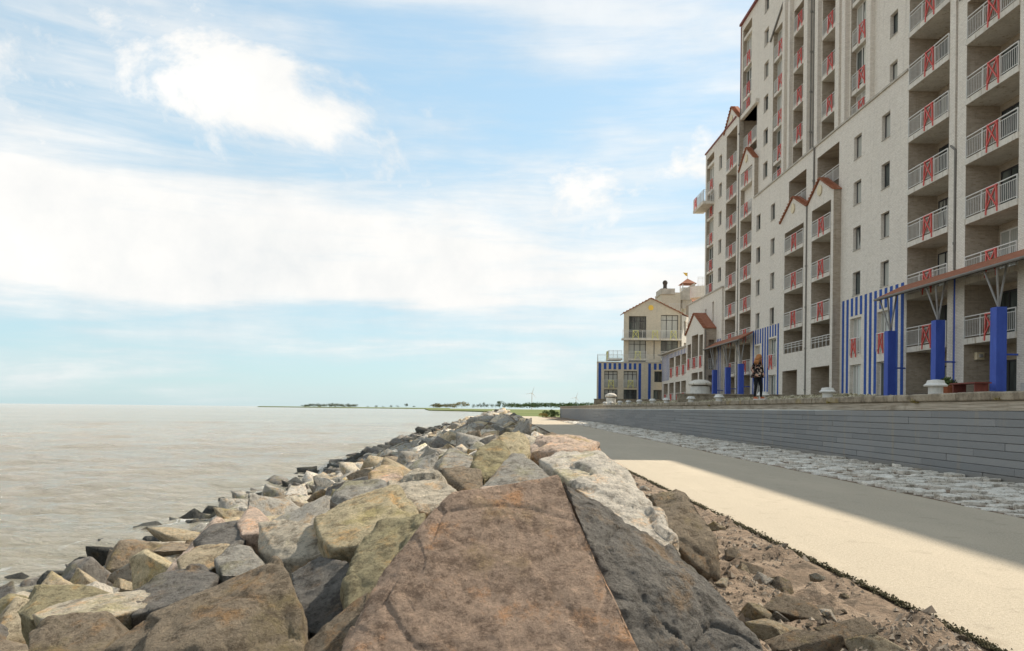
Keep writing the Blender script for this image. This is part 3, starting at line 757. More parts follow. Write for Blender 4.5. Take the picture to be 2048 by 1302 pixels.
def apartment():
    b = thing('apartment_building', 'tall pale brick apartment block with red crossed balconies on the terrace', 'building', (28, 60, DECK))
    W, Br = MB(), MB(); z0 = DECK
    # ---- near wing with loggia column A (Y < 38.8)
    A = (34.1, 38.0, z0, 20.9, 0)
    wing_w = [(u, u + 1.0, z, z + 1.5) for u in (-6, 2, 10, 18, 26, 30) for z in [8.5 + 2.86 * k for k in range(5)]]
    panel(W, S0, -10, 38.75, z0, 21.5, [A] + wing_w)
    for h in wing_w: window(b, S0, *h)
    loggia(b, W, Br, S0, 34.1, 38.0, z0, 20.9, lv(4, 20))
    # ---- pier and loggia column B, part of the tower
    B = (39.45, 43.4, z0, 24.4, 0)
    panel(W, S0, 38.95, 43.5, z0, 25.5, [B]); loggia(b, W, Br, S0, 39.45, 43.4, z0, 24.4, lv(4, 23))
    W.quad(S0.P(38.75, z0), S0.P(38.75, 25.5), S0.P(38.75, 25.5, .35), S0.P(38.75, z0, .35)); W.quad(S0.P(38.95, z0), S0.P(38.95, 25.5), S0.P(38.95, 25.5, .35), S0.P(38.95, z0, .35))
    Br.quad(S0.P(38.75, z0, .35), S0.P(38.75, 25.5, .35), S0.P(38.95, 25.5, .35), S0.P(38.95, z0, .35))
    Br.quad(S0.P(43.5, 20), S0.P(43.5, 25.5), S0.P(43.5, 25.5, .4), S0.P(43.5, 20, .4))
    obj('blue_strip', pbox(MB(), S0, 38.76, 38.94, z0, 8.2, .02, .1), 'blue_paint', b)
    pipe(b, S0, [(38.85, 8.4, -.02), (38.85, 14.2, -.02), (39.2, 14.5, -.05)])
    # ---- block C: light facade with small windows, striped base
    cw = [(u, u + wd, z, z + 1.48) for u, wd in ((45.45, 1.0), (49.05, 1.05)) for z in (8.62, 11.42, 14.26, 17.1)]
    cf = [(45.35, 46.8, 5.0, 7.25), (48.85, 50.4, 5.0, 7.25), (45.35, 46.8, z0, 4.35), (48.85, 50.4, z0, 4.35)]
    panel(W, S0, 43.5, 51.9, z0, 20.0, cw + cf)
    for h in cw: window(b, S0, *h, mull=0)
    for k, h in enumerate(cf):
        wf = window(b, S0, *h, .22, 'white_frame', 2, None, 'french_window')
        if k < 2: railing(wf, S0, h[0] + .02, h[1] - .02, h[2] + .02, -.04, True, .55, h=1.0)
        curtain(wf, S0, h[0] + .15, h[0] + (h[1] - h[0]) * .55, h[2] + .1, h[3] - .12, .245)
    stripes(b, S0, [43.85 + .63 * k for k in range(13)], .32, z0, 8.55, [(h[0], h[1], h[2] - .3, h[3] + .15) for h in cf])
    # ---- gable bays E1, E2
    E = [(52.3, 55.5, 5.75, 15.3, 0), (57.0, 60.8, 5.75, 14.9, 0)]; Eg = [(52.3, 55.4, z0, 4.45, 0), (58.0, 61.0, z0, 4.45, 0)]
    panel(W, SB, 51.9, 61.7, z0, 15.9, E + Eg)
    for h in E: loggia(b, W, Br, SB, h[0], h[1], h[2], h[3], [z for z in lv(6, 14.5)], 1.7)
    for h in Eg: loggia(b, W, Br, SB, h[0], h[1], h[2], h[3], [], 1.6, door=.3)
    for h in E: railing(b, SB, h[0] + .03, h[1] - .03, 5.76, .05, False, h=.75, low=True)
    Br.quad(SB.P(51.9, z0), SB.P(51.9, 16.0), SB.P(51.9, 16.0, .5), SB.P(51.9, z0, .5)); Br.quad(SB.P(61.7, z0), SB.P(61.7, 16.0), SB.P(61.7, 16.0, .5), SB.P(61.7, z0, .5))
    gable(b, SB, 51.95, 56.25, 15.9, 17.15, .5); gable(b, SB, 56.45, 61.65, 15.9, 17.2, .5)
    W.quad(SB.P(56.25, 15.9), SB.P(56.45, 15.9), SB.P(56.45, 15.9, .5), SB.P(56.25, 15.9, .5))
    pipe(b, SB, [(56.35, z0, -.04), (56.35, 16, -.04), (56.35, 16.4, .42), (56.35, 20, .44), (57.9, 20.4, .75), (57.9, 33.4, .75)], .06)
    T = [(52.3, 55.9, 16.2, 19.1, 0), (57.9, 61.4, 16.2, 19.0, 0)]
    panel(W, S0, 51.9, 61.7, 15.7, 20.0, T)
    for h in T:
        loggia(b, W, Br, S0, h[0], h[1], h[2], h[3], [], 1.6); railing(b, S0, h[0] + .03, h[1] - .03, 16.7, .1, False, h=1.0)
    # ---- block G with small windows and striped base
    gw = [(u, u + wd, z, z + 1.36) for u, wd in ((64.5, 1.0), (68.1, 1.05)) for z in (8.45, 11.3, 14.1, 16.9)]
    gf = [(63.9, 65.7, 5.0, 7.3), (67.9, 69.2, 5.0, 7.0), (63.9, 65.7, z0, 4.35), (67.7, 69.2, z0, 4.35)]
    panel(W, S0, 61.7, 69.9, z0, 20.0, gw + gf)
    for h in gw: window(b, S0, *h, mull=0)
    for k, h in enumerate(gf):
        wf = window(b, S0, *h, .22, 'white_frame', 2, None, 'french_window')
        if k < 2: railing(wf, S0, h[0] + .02, h[1] - .02, h[2] + .02, -.04, True, .6, h=1.0)
        curtain(wf, S0, h[0] + .15, h[0] + (h[1] - h[0]) * .5, h[2] + .1, h[3] - .12, .245)
    stripes(b, S0, [62.2 + .62 * k for k in range(13)], .33, z0, 8.4, [(h[0], h[1], h[2] - .3, h[3] + .15) for h in gf])
    # coping on top of the lower block
    obj('coping', pbox(MB(), S0, 43.45, 69.88, 19.98, 20.1, -.08, .5), 'concrete', b)
    Br.quad(S0.P(43.5, z0), S0.P(43.5, 20), S0.P(43.5, 20, 1.0), S0.P(43.5, z0, 1.0))
    # ---- tower above (plane S1)
    tz0, tz1 = 19.8, 37.6
    GL1 = (49.0, 51.5, tz0 + .2, 29.9, 0); L1 = (53.4, 56.1, tz0 + .2, 32.2, 0); L2 = (59.1, 61.6, tz0 + .2, 32.2, 0); GL2 = (63.6, 66.3, tz0 + .2, 32.7, 0)
    TL = (70.4, 74.4, 24.6, 28.4, 0); EC = (72.1, 74.7, 29.0, 36.9, 0)
    w1 = [(45.4, 46.3, z, z + 1.35) for z in [20.15 + 2.85 * k for k in range(4)]]
    w2 = [(67.5, 68.6, z, z + 1.4) for z in [21.2 + 2.84 * k for k in range(6)]]
    panel(W, S1, 43.5, 52.5, tz0, 31.0, [GL1] + w1); panel(W, S1, 52.5, 62.5, tz0, 33.6, [L1, L2]); panel(W, S1, 62.5, 75.2, tz0, tz1, [GL2, TL, EC] + w2)
    for h in w1 + w2: window(b, S1, *h, mull=0)
    for h in (GL1, GL2, EC):
        french(b, S1, h[0], h[1], h[2], h[3], lv(h[2], h[3]))
        Br.quad(S1.P(h[0], h[2]), S1.P(h[0], h[3]), S1.P(h[0], h[3], .5), S1.P(h[0], h[2], .5)); Br.quad(S1.P(h[1], h[2]), S1.P(h[1], h[3]), S1.P(h[1], h[3], .5), S1.P(h[1], h[2], .5))
        Br.quad(S1.P(h[0], h[3]), S1.P(h[1], h[3]), S1.P(h[1], h[3], .5), S1.P(h[0], h[3], .5)); Br.quad(S1.P(h[0], h[2], .5), S1.P(h[0], h[3], .5), S1.P(h[1], h[3], .5), S1.P(h[1], h[2], .5))
    for h in (L1, L2): loggia(b, W, Br, S1, h[0], h[1], h[2], h[3], lv(h[2] + .5, h[3] - 1), 1.5)
    loggia(b, W, Br, S1, TL[0], TL[1], TL[2], TL[3], [], 1.5); balcony(b, S1, TL[0] + .01, TL[1] - .01, 25.3, 1.5)
    # pilasters between the tower bays: proud pale piers with brown returns
    for a, c in ((48.2, 48.75), (51.75, 52.3), (52.7, 53.3), (56.25, 56.8), (58.2, 58.9), (61.75, 62.2), (62.9, 63.4)):
        mb = MB(); pbox(mb, S1, a, c, tz0, 36.9 if a > 62.4 else 33.2 if a > 52.4 else 30.4, -.28, .02); obj('pilaster', mb, 'pale_brick', b)
    pipe(b, S1, [(57.5, 20.2, -.06), (57.5, 33.4, -.06)], .07)
    # slanting gable mouldings high on the tower
    mb = MB()
    for p, q in (((62.9, 34.6), (66.9, 32.3)), ((62.9, 34.6), (62.6, 34.8))): mb.bar(S1.P(p[0], p[1], -.06), S1.P(q[0], q[1], -.06), .14)
    obj('moulding', mb, 'grey_pipe', b)
    # ---- H1, H2 gabled loggia columns
    H1 = (70.5, 73.8, z0, 23.2, 0); H2 = (75.1, 78.6, z0, 28.3, 0)
    panel(W, S0, 69.9, 74.3, z0, 23.6, [H1]); loggia(b, W, Br, S0, *H1[:4], lv(4, 22.5), 1.5)
    panel(W, S0, 74.5, 79.4, z0, 28.8, [H2]); loggia(b, W, Br, S0, *H2[:4], lv(4, 27.2), 1.5)
    Br.quad(S0.P(69.9, z0), S0.P(69.9, 23.6), S0.P(69.9, 23.6, .4), S0.P(69.9, z0, .4)); Br.quad(S0.P(74.3, z0), S0.P(74.3, 28.8), S0.P(74.3, 28.8, .4), S0.P(74.3, z0, .4)); Br.quad(S0.P(74.5, z0), S0.P(74.5, 28.8), S0.P(74.5, 28.8, .4), S0.P(74.5, z0, .4))
    Br.quad(S0.P(74.3, z0, .4), S0.P(74.3, 28.8, .4), S0.P(74.5, 28.8, .4), S0.P(74.5, z0, .4))
    gable(b, S0, 69.95, 74.25, 23.6, 25.1, .4); gable(b, S0, 74.55, 79.35, 28.8, 30.6, .6)
    pipe(b, S0, [(74.4, z0, 0), (74.4, 23.0, 0), (74.4, 29.5, .1)], .07)
    # ---- I: far end of the block
    IG = (83.2, 86.1, 13.8, 28.4, 0); iw = [(80.2, 81.3, z, z + 1.45) for z in [14.4 + 2.84 * k for k in range(5)]]
    panel(W, S0, 79.4, 86.6, z0, 29.1, [IG] + iw)
    for h in iw: window(b, S0, *h, mull=0)
    french(b, S0, IG[0], IG[1], IG[2], IG[3], lv(IG[2], IG[3]))
    for h in (IG,):
        Br.quad(S0.P(h[0], h[2]), S0.P(h[0], h[3]), S0.P(h[0], h[3], .5), S0.P(h[0], h[2], .5)); Br.quad(S0.P(h[1], h[2]), S0.P(h[1], h[3]), S0.P(h[1], h[3], .5), S0.P(h[1], h[2], .5))
        Br.quad(S0.P(h[0], h[3]), S0.P(h[1], h[3]), S0.P(h[1], h[3], .5), S0.P(h[0], h[3], .5)); Br.quad(S0.P(h[0], h[2], .5), S0.P(h[0], h[3], .5), S0.P(h[1], h[3], .5), S0.P(h[1], h[2], .5))
    # balcony hung off the end corner towards the sea
    cb = obj('corner_balcony', pbox(MB(), S0, 83.0, 87.4, 22.9, 23.2, -1.15, .0), 'slab_concrete', b)
    railing(cb, S0, 83.0, 87.4, 23.2, -1.1, True, [.75], h=1.15)
    fp = Pl((20.9, 83.03, 0), (1, 0, 0), (0, 1, 0)); railing(cb, fp, .0, 1.08, 23.2, 0, False, h=1.15)
    # ---- J: lower projecting block
    jw = [(81.9, 82.6, 10.6, 12.6), (84.9, 85.5, 10.9, 12.2)]
    panel(W, SJ, 79.0, 93, z0, 13.6, jw)
    for h in jw: window(b, SJ, *h, mull=0)
    W.quad(SJ.P(79.0, z0), SJ.P(79.0, 13.6), SJ.P(79.0, 13.6, .2), SJ.P(79.0, z0, .2))
    obj('coping', pbox(MB(), SJ, 78.9, 93, 13.58, 13.72, -.08, 1.2), 'concrete', b)
    stripes(b, SJ, [79.4, 79.95, 80.5], .26, z0, 8.6, [])
    obj('wall', W, 'pale_brick', b); obj('loggia_wall', Br, 'brown_shade_brick', b)
    # ---- closed bodies behind the skins (roofs, ends and back of the block)
    body = MB()
    body.box(24.0, 36, -10, 38.8, z0, 21.45); body.box(24.3, 37, 38.8, 43.5, z0, 25.45); body.box(24.3, 37, 43.5, 52.5, z0, 30.95); body.box(24.3, 37, 52.5, 62.5, z0, 33.55); body.box(24.3, 37, 62.5, 75.2, z0, 37.55); body.box(24.1, 36, 75.2, 86.6, z0, 29.05); body.box(23.0, 36, 86.6, 93, z0, 13.55)
    obj('body', body, 'pale_brick', b)
    for q in ((21.85, 36.2, -10.1, 38.74, 21.46, 21.62), (21.85, 37.2, 38.76, 43.44, 25.46, 25.62), (22.15, 37.2, 43.46, 52.4, 30.96, 31.12), (22.15, 37.2, 52.42, 62.4, 33.56, 33.72), (22.15, 37.2, 62.42, 75.3, 37.56, 37.75), (21.9, 36.2, 75.36, 86.7, 29.06, 29.2)):
        obj('roof_edge', MB().box(*q), 'red_fascia', b)
    ends = MB(); ends.box(22.0, 24.2, -10.05, -10.0, z0, 21.45); ends.box(22.36, 24.31, 75.15, 75.2, 25, 37.55); ends.box(22.01, 24.11, 86.55, 86.6, 13, 29.05); ends.box(22.01, 24.31, 38.76, 38.8, 21.4, 25.44); ends.box(22.37, 24.31, 43.51, 43.55, 25, 30.94); ends.box(22.37, 24.31, 52.51, 52.55, 30, 33.54); ends.box(22.37, 24.31, 62.51, 62.55, 33, 37.54); ends.box(22.37, 24.4, 52.6, 62.4, 33.3, 33.54); ends.box(22.02, 24.4, 38.95, 43.4, 25.2, 25.44)
    ends.box(22.0, 24.2, -9.9, 38.7, 21.3, 21.44); ends.box(22.36, 24.4, 43.6, 52.4, 30.7, 30.94); ends.box(22.36, 24.4, 62.6, 75.1, 37.3, 37.54); ends.box(22.02, 24.2, 79.4, 86.5, 28.9, 29.04); ends.box(22.05, 24.4, 69.9, 79.4, 28.4, 28.78)
    obj('end_wall', ends, 'pale_brick', b)
    obj('corner_trim', MB().box(22.28, 22.4, 75.2, 75.28, 28, 37.5), 'red_fascia', b)
apartment()

# ---- gabled house at the end of the block
def gabled_house():
    h = thing('gabled_house', 'small gabled house with red tiled roof and red crossed railings against the block', 'house', (21.2, 85, DECK))
    W, Br = MB(), MB(); z0 = DECK
    ops = [(81.5, 83.0, 6.0, 9.2, 0), (83.5, 86.2, 6.0, 9.4, 0), (86.6, 88.2, 6.0, 8.6, 0), (81.5, 83.0, 2.6, 5.4, 0), (83.5, 86.2, 2.6, 5.4, 0)]
    panel(W, SK, 81, 88.8, z0, 9.8, ops)
    for o_ in ops:
        loggia(h, W, Br, SK, o_[0], o_[1], o_[2], o_[3], [], 1.1, door=.7); railing(h, SK, o_[0] + .03, o_[1] - .03, o_[2] + .02, -.03, True, .5, h=1.05)
    sp = Pl((20.6, 81, 0), (1, 0, 0), (0, 1, 0)); so = [(.45, 1.05, 5.6, 8.6, 0), (.45, 1.05, 2.2, 5.0, 0)]
    panel(Br, sp, 0, 1.2, z0, 9.8, so)
    for o_ in so:
        loggia(h, W, Br, sp, o_[0], o_[1], o_[2], o_[3], [], .9, door=.7); railing(h, sp, o_[0] + .01, o_[1] - .01, o_[2] + .05, .05, False)
    obj('wall', W, 'pale_brick', h); obj('side_wall', Br, 'brown_shade_brick', h)
    gable(h, SK, 81.0, 88.8, 9.8, 11.7, 1.25, emblem=False, over=.15, ur=85.2)
    obj('body', MB().box(21.72, 21.78, 81.1, 88.7, z0, 9.7), 'pale_brick', h)
    pipe(h, sp, [(.12, z0, -.06), (.12, 9.6, -.06)], .05)
gabled_house()

def frontal_wall(h, W, pl, u0, u1, z0, z1, holes, frame='dark_frame', mull=2, depth=.25):
    panel(W, pl, u0, u1, z0, z1, holes, depth + .1)
    return [window(h, pl, *q, depth, frame, mull, (q[3] - q[2]) * .78 if q[3] - q[2] > 1.9 else None) for q in holes]

def far_house():
    h = thing('gable_end_apartments', 'cream gable-ended apartments with yellow crossed balconies behind striped annexe', 'building', (21, 116, DECK))
    pl = Pl((0, 110, 0), (1, 0, 0), (0, 1, 0)); W = MB(); z0 = DECK
    holes = [(17.6, 20.0, 11.3, 14.3), (22.0, 24.4, 11.3, 14.5), (17.6, 20.0, 9.0 - .5, 11.0), (22.0, 24.4, 8.5, 11.0), (17.6, 20.0, 5.6, 8.2), (22.0, 24.4, 5.6, 8.2)]
    frontal_wall(h, W, pl, 16.9, 24.9, z0, 14.7, holes)
    W.quad((16.9, 110, z0), (16.9, 110, 14.7), (19.1, 124, 14.7), (19.1, 124, z0))
    obj('wall', W, 'cream_brick', h)
    rw = Pl((24.9, 110, 0), (.5, .866, 0), (-.866, .5, 0)); W2 = MB()
    rh = [(1.0, 2.0, 11.8, 13.8), (2.6, 3.6, 11.8, 13.8), (1.0, 2.0, 8.9, 10.8), (1.0, 2.2, 6.0, 8.0), (3.0, 4.2, 8.9, 10.8)]
    for q in frontal_wall(h, W2, rw, 0, 7, z0, 14.5, rh, mull=1): pass
    obj('side_wall', W2, 'white_render', h)
    gable(h, pl, 16.9, 24.9, 14.7, 16.75, 2.2, 'cream_brick', over=.2, emblem_m='emblem_yellow', ur=20.6)
    obj('side_roof', MB().prism([(24.7, 109.9, 14.72), (28.6, 116.4, 14.5), (22.6, 121, 16.8), (20.7, 112, 16.8)], (0, 0, .1)), 'roof_tiles', h)
    balcony(h, pl, 16.6, 24.7, 10.95, .25, .9, .25, True, [.22, .55, .86], 'yellow_metal', 'slab_concrete', h=1.1)
    for a, c in ((17.55, 20.05), (21.95, 24.45)): balcony(h, pl, a, c, 8.2, .24, .35, .22, True, .5, 'yellow_metal', 'slab_concrete', h=1.05)
    sb = obj('side_balcony', MB().box(15.0, 16.9, 111, 114, 8.3, 8.55), 'slab_concrete', h)
    railing(sb, Pl((0, 111.05, 0), (1, 0, 0), (0, 1, 0)), 15.0, 16.85, 8.55, 0, False, h=1.1); railing(sb, Pl((15.05, 0, 0), (0, 1, 0), (1, 0, 0)), 111, 114, 8.55, 0, True, .5, 'yellow_metal', h=1.1)
    obj('downpipe', MB().tube((21.1, 109.93, 8.4), (21.1, 109.93, 11), .05).tube((24.75, 109.93, z0), (24.75, 109.93, 14.5), .06), 'grey_pipe', h)
    obj('body', MB().box(19.2, 24.6, 110.8, 124, z0, 14.6), 'cream_brick', h)
far_house()

def annexe():
    h = thing('striped_annexe', 'low annexe with vertical blue stripes at the terrace end', 'building', (18.5, 109, DECK))
    pl = Pl((0, 107, 0), (1, 0, 0), (0, 1, 0)); W = MB(); z0 = DECK; k = 107 / 110
    hs = [(13.9, 15.7, 5.0, 6.6), (16.5, 18.3, 5.0, 6.6), (20.6, 22.4, 5.15, 6.6), (13.9, 15.7, z0, 4.1), (16.5, 18.3, z0, 4.1), (20.5, 22.4, 2.55, 4.1)]
    lo = [(13.85, 15.75, 4.35, 6.6), (16.45, 18.35, 4.35, 6.6)]
    hs[0] = (13.9, 15.7, 4.4, 6.6); hs[1] = (16.5, 18.3, 4.4, 6.6)
    wfs = frontal_wall(h, W, pl, 12.9, 23.2, z0, 7.7, hs)
    for wf, q in zip(wfs[:2], hs[:2]): railing(wf, pl, q[0] - .05, q[1] + .05, q[2], -.12, True, .5, 'yellow_metal', h=1.0)
    W.quad((12.9, 107, z0), (12.9, 107, 7.7), (14.05, 116, 7.7), (14.05, 116, z0)); W.quad((23.2, 107, z0), (23.2, 107, 7.7), (23.2, 110, 7.7), (23.2, 110, z0))
    obj('wall', W, 'cream_brick', h)
    obj('roof', MB().prism([(12.87, 106.95, 7.7), (23.25, 106.95, 7.7), (23.25, 116, 7.7), (14.03, 116, 7.7)], (0, 0, .12)), 'concrete', h)
    stripes(h, pl, [13.3, 14.0, 14.65, 15.3, 15.95, 16.7, 17.35, 18.0, 18.65, 19.95, 20.7, 21.35, 22.05, 22.75], .36, z0, 7.65, [(q[0] - .15, q[1] + .15, q[2] - 2.4, q[3] + .2) for q in hs])
    r_ = obj('roof_railing', railing_mb(10.2, 1.0), 'white_metal', h, loc=(12.95, 107.1, 7.82))
    r2 = obj('roof_railing', railing_mb(8.8, 1.0), 'white_metal', h, loc=(12.98, 107.2, 7.82), rotz=R(82.6))
    obj('body', MB().box(14.1, 23.1, 107.5, 116, z0, 7.6), 'cream_brick', h)
annexe()

def link_block():
    """striped stretch between annexe and gabled house"""
    h = thing('corner_wing', 'narrow corner wing with red crossed railings beside striped annexe', 'building', (22, 95, DECK))
    pl = Pl((20.9, 89, 0), (.03, 1, 0), (1, -.03, 0)); W, Br = MB(), MB()
    ops = [(1.0, 4.0, 5.6, 7.9, 0), (4.6, 7.6, 5.6, 7.9, 0), (1.0, 4.0, 2.4, 4.8, 0), (4.6, 7.6, 2.4, 4.8, 0), (8.6, 11.6, 5.6, 7.9, 0), (8.6, 11.6, 2.4, 4.8, 0), (12.6, 15.6, 2.4, 4.8, 0)]
    panel(W, pl, 0, 17, DECK, 8.6, ops)
    for o_ in ops:
        loggia(h, W, Br, pl, *o_[:4], [], 1.0, door=.6); railing(h, pl, o_[0] + .03, o_[1] - .03, o_[2] + .02, -.03, True, .5)
    stripes(h, pl, [.35 + .9 * k for k in range(19)], .3, 5.2, 8.5, [(o_[0] - .1, o_[1] + .1, o_[2], o_[3]) for o_ in ops])
    obj('wall', W, 'pale_brick', h); obj('loggia_wall', Br, 'brown_shade_brick', h)
    obj('roof', MB().box(20.8, 30, 89, 106, 8.6, 8.75), 'concrete', h)
link_block()

def back_terraces():
    h = thing('terraced_apartments', 'white stepped rooftops with chimney behind the cream gable', 'building', (30, 130, DECK))
    def q(px, py, Y): return inv(px, py, Y=Y)
    def bx(name, x0, x1, y0, y1, Y, dep, m, zlow=None):
        a = q(x0, y1, Y); c = q(x1, y0, Y); mb = MB().box(a.x, c.x, Y, Y + dep, DECK if zlow is None else zlow, c.z); return obj(name, mb, m, h)
    bx('stair_tower', 1323, 1361, 585, 610, 125, 5, 'cream_brick'); bx('parapet', 1322, 1350, 577, 588, 124.8, 4, 'concrete', q(1322, 588, 124.8).z)
    c = q(1334, 578, 125); st = obj('chimney', MB().lathe([(.55, 0), (.42, .25), (.3, .5), (.3, .9)], 14, (c.x, 126.5, c.z)), 'wood_dark', h)
    obj('cowl', MB().lathe([(.05, -.42), (.3, -.32), (.42, 0), (.3, .3), (.05, .42)], 14, (c.x, 126.5, c.z + 1.2)), 'wood_dark', st)
    r0 = q(1338, 612, 122); railing(h, Pl((0, 122, 0), (1, 0, 0), (0, 1, 0)), r0.x, r0.x + 2.4, r0.z - .6, 0, False, h=1.0)
    # sunlit wall turned towards the land side
    a = q(1362, 640, 128); top = q(1362, 591, 128).z
    mb = MB().prism([(a.x, 128, DECK), (a.x + 3.4, 133.5, DECK), (a.x - 2, 138, DECK), (a.x - 4, 129, DECK)], (0, 0, top - DECK)); obj('sunlit_wall', mb, 'white_render', h)
    bx('upper_terrace', 1382, 1412, 592, 640, 131, 6, 'white_render')
    a = q(1381, 606, 120); e = q(1404, 592, 120)
    mb = MB().prism([(a.x, 119, a.z), (e.x + 1, 119, a.z + .1), (e.x + 1, 123, e.z + .6), (a.x + .8, 123, e.z + .2)], (0, 0, .12)); obj('tiled_lean_to', mb, 'roof_tiles', h)
    bx('lean_to_wall', 1381, 1398, 607, 640, 120, 3, 'brown_shade_brick')
    # curved terrace of the block beyond
    c = q(1402, 580, 112)
    mb = MB(); n = 14; rr = 1.5
    ring = [(c.x + rr * math.cos(a_), 112 + rr * math.sin(a_), c.z - 1.2) for a_ in [math.pi * (.5 + k / n) for k in range(n + 1)]] + [(c.x + 2.5, 112 - rr, c.z - 1.2), (c.x + 2.5, 112 + rr, c.z - 1.2)]
    obj('round_balcony', mb.prism(ring, (0, 0, 1.6)), 'pale_brick', h)
    g = q(1394, 578, 111); railing(h, Pl((0, 110.6, 0), (1, 0, 0), (0, 1, 0)), g.x, g.x + 2.0, c.z + .4, 0, False, h=1.2)
    mb = MB(); p0, p1, p2, p3 = q(1352, 590, 126), q(1390, 565, 126), q(1390, 600, 126), q(1352, 600, 126)
    obj('sloping_parapet', mb.prism([p0, p1, p2, p3], (0, .5, 0)), 'concrete', h)
back_terraces()

def pavilion():
    c = inv(1376, 590, Y=128); zt = inv(1376, 568, Y=128).z; zp = inv(1376, 556, Y=128).z
    h = thing('roof_pavilion', 'little red-roofed lookout pavilion with yellow flag on the far rooftops', 'pavilion', (c.x, 128.5, c.z - 1))
    base = MB()
    for sx in (-1, 1):
        for sy in (-1, 1): base.tube((c.x + sx * .95, 128.5 + sy * .95, c.z - 2.2), (c.x + sx * .95, 128.5 + sy * .95, zt), .07)
    obj('posts', base, 'white_metal', h)
    obj('drum', MB().box(c.x - 1.0, c.x + 1.0, 127.6, 129.4, c.z - 2.2, zt - .6), 'white_render', h)
    mb = MB(); e = 1.25
    mb.add([(c.x - e, 128.5 - e, zt), (c.x + e, 128.5 - e, zt), (c.x + e, 128.5 + e, zt), (c.x - e, 128.5 + e, zt), (c.x, 128.5, zp)], [(0, 1, 4), (1, 2, 4), (2, 3, 4), (3, 0, 4), (3, 2, 1, 0)])
    obj('roof', mb, 'roof_tiles', h)
    pole = obj('flagpole', MB().tube((c.x, 128.5, zp), (c.x, 128.5, zp + .95), .03), 'white_metal', h)
    obj('flag', MB().prism([(c.x + .0, 128.5, zp + .9), (c.x - .75, 128.45, zp + .95), (c.x - .3, 128.5, zp + .45), (c.x + .0, 128.5, zp + .35)], (0, .02, 0)), 'emblem_yellow', pole)
pavilion()

# ---- canopies on blue posts in front of the block
def canopy(label, ys, ptops, y0, y1, zf, zb, xf, xb, bars):
    c = thing('canopy', label, 'canopy', (21.2, (y0 + y1) / 2, DECK))
    mb = MB().prism([(xf, y0, zf), (xb, y0, zb), (xb, y0, zb + .12), (xf, y0, zf + .12)], (0, y1 - y0, 0)); rf = obj('roof', mb, 'roof_tiles', c)
    obj('soffit', MB().prism([(xf + .02, y0 + .02, zf - .05), (xb - .02, y0 + .02, zb - .05), (xb - .02, y0 + .02, zb - .004), (xf + .02, y0 + .02, zf - .004)], (0, y1 - y0 - .04, 0)), 'wood_dark', rf)
    obj('gutter', MB().tube((xf - .06, y0 - .1, zf + .02), (xf - .06, y1 + .1, zf + .02), .07), 'grey_pipe', rf)
    for y, zt in zip(ys, ptops):
        x = 21.15; w_ = .22
        p = obj('post', MB().prism([(x - w_, y - w_, DECK), (x + w_, y - w_, DECK), (x + w_, y + w_, DECK), (x - w_, y + w_, DECK)], (0, 0, zt - DECK)), 'blue_paint', c)
        for ax, ay in ((-.38, -.45), (-.38, .45), (.35, 0)):
            zz_ = zf + (zb - zf) * ((x + ax) - xf) / (xb - xf) - .05
            obj('strut', MB().tube((x, y, zt - .02), (x + ax, y + ay, zz_), .045), 'steel', p)
        obj('tie_rod', MB().tube((x + w_, y, zt - 2.0), (21.98, y, zt - 2.0), .04), 'blue_paint', p)
canopy('red tiled canopy on three tall blue posts at the nearest loggias', (34.0, 38.7, 43.45), (5.92, 5.88, 5.82), 31.0, 43.9, 7.55, 8.22, 20.6, 21.96, 3)
canopy('smaller red canopy on blue posts left of the standing woman', (70.4, 74.4, 78.9), (5.55, 5.45, 5.42), 69.0, 81.0, 7.55, 8.2, 20.6, 21.76, 3)
# ================================================================== BOULDERS
def rock_bm(pts, seg, amp, seed, rnd_it=2, chip=1.0):
    bm = bmesh.new()
    for p in pts: bm.verts.new(p)
    r = bmesh.ops.convex_hull(bm, input=bm.verts[:])
    bmesh.ops.delete(bm, geom=[v for v in bm.verts if not v.link_faces], context='VERTS')
    bmesh.ops.triangulate(bm, faces=bm.faces[:])
    for _ in range(9):
        long = [e for e in bm.edges if e.calc_length() > seg]
        if not long: break
        bmesh.ops.subdivide_edges(bm, edges=long, cuts=1)
        bmesh.ops.triangulate(bm, faces=[f for f in bm.faces if len(f.verts) > 3])
    for _ in range(rnd_it): bmesh.ops.smooth_vert(bm, verts=bm.verts[:], factor=.5, use_axis_x=True, use_axis_y=True, use_axis_z=True)
    bm.normal_update()
    off = Vector((seed * 7.3, seed * 3.1, seed * 1.7))
    size = max((max(v.co[i] for v in bm.verts) - min(v.co[i] for v in bm.verts)) for i in range(3))
    k = 1 / size
    def facet(q, sc):
        ds, ps = noise.voronoi(q * sc)
        g = Vector(noise.noise_vector(ps[0] * 5.37 + Vector((.31, .77, .13)))) * 1.3; h0 = noise.noise(ps[0] * 7.13 + Vector((.5, .2, .9))) * .6
        return g.dot(q * sc - ps[0]) * .9 + h0 - .22 * max(0, 1 - (ds[1] - ds[0]) * 12)          # tilted chips with grooves between
    for v in bm.verts:
        q = v.co * k + off
        d = noise.fractal(q * 1.6, .9, 2.0, 3) * .32
        wq = q + noise.noise_vector(q * 4) * .10
        d += facet(wq, 2.3) * .42 * chip + facet(wq + Vector((9, 9, 9)), 6.0) * .10 * chip
        d += noise.fractal(q * 12, .7, 2.1, 4) * .11
        st = math.floor((q.x * .6 + q.z * 1.4 + noise.noise(q * 2) * .5) * 9) * .5
        d += noise.noise(Vector((st, 1.3, 2.7))) * .12
        v.co += v.normal * d * amp * size
    bmesh.ops.recalc_face_normals(bm, faces=bm.faces[:])
    return bm
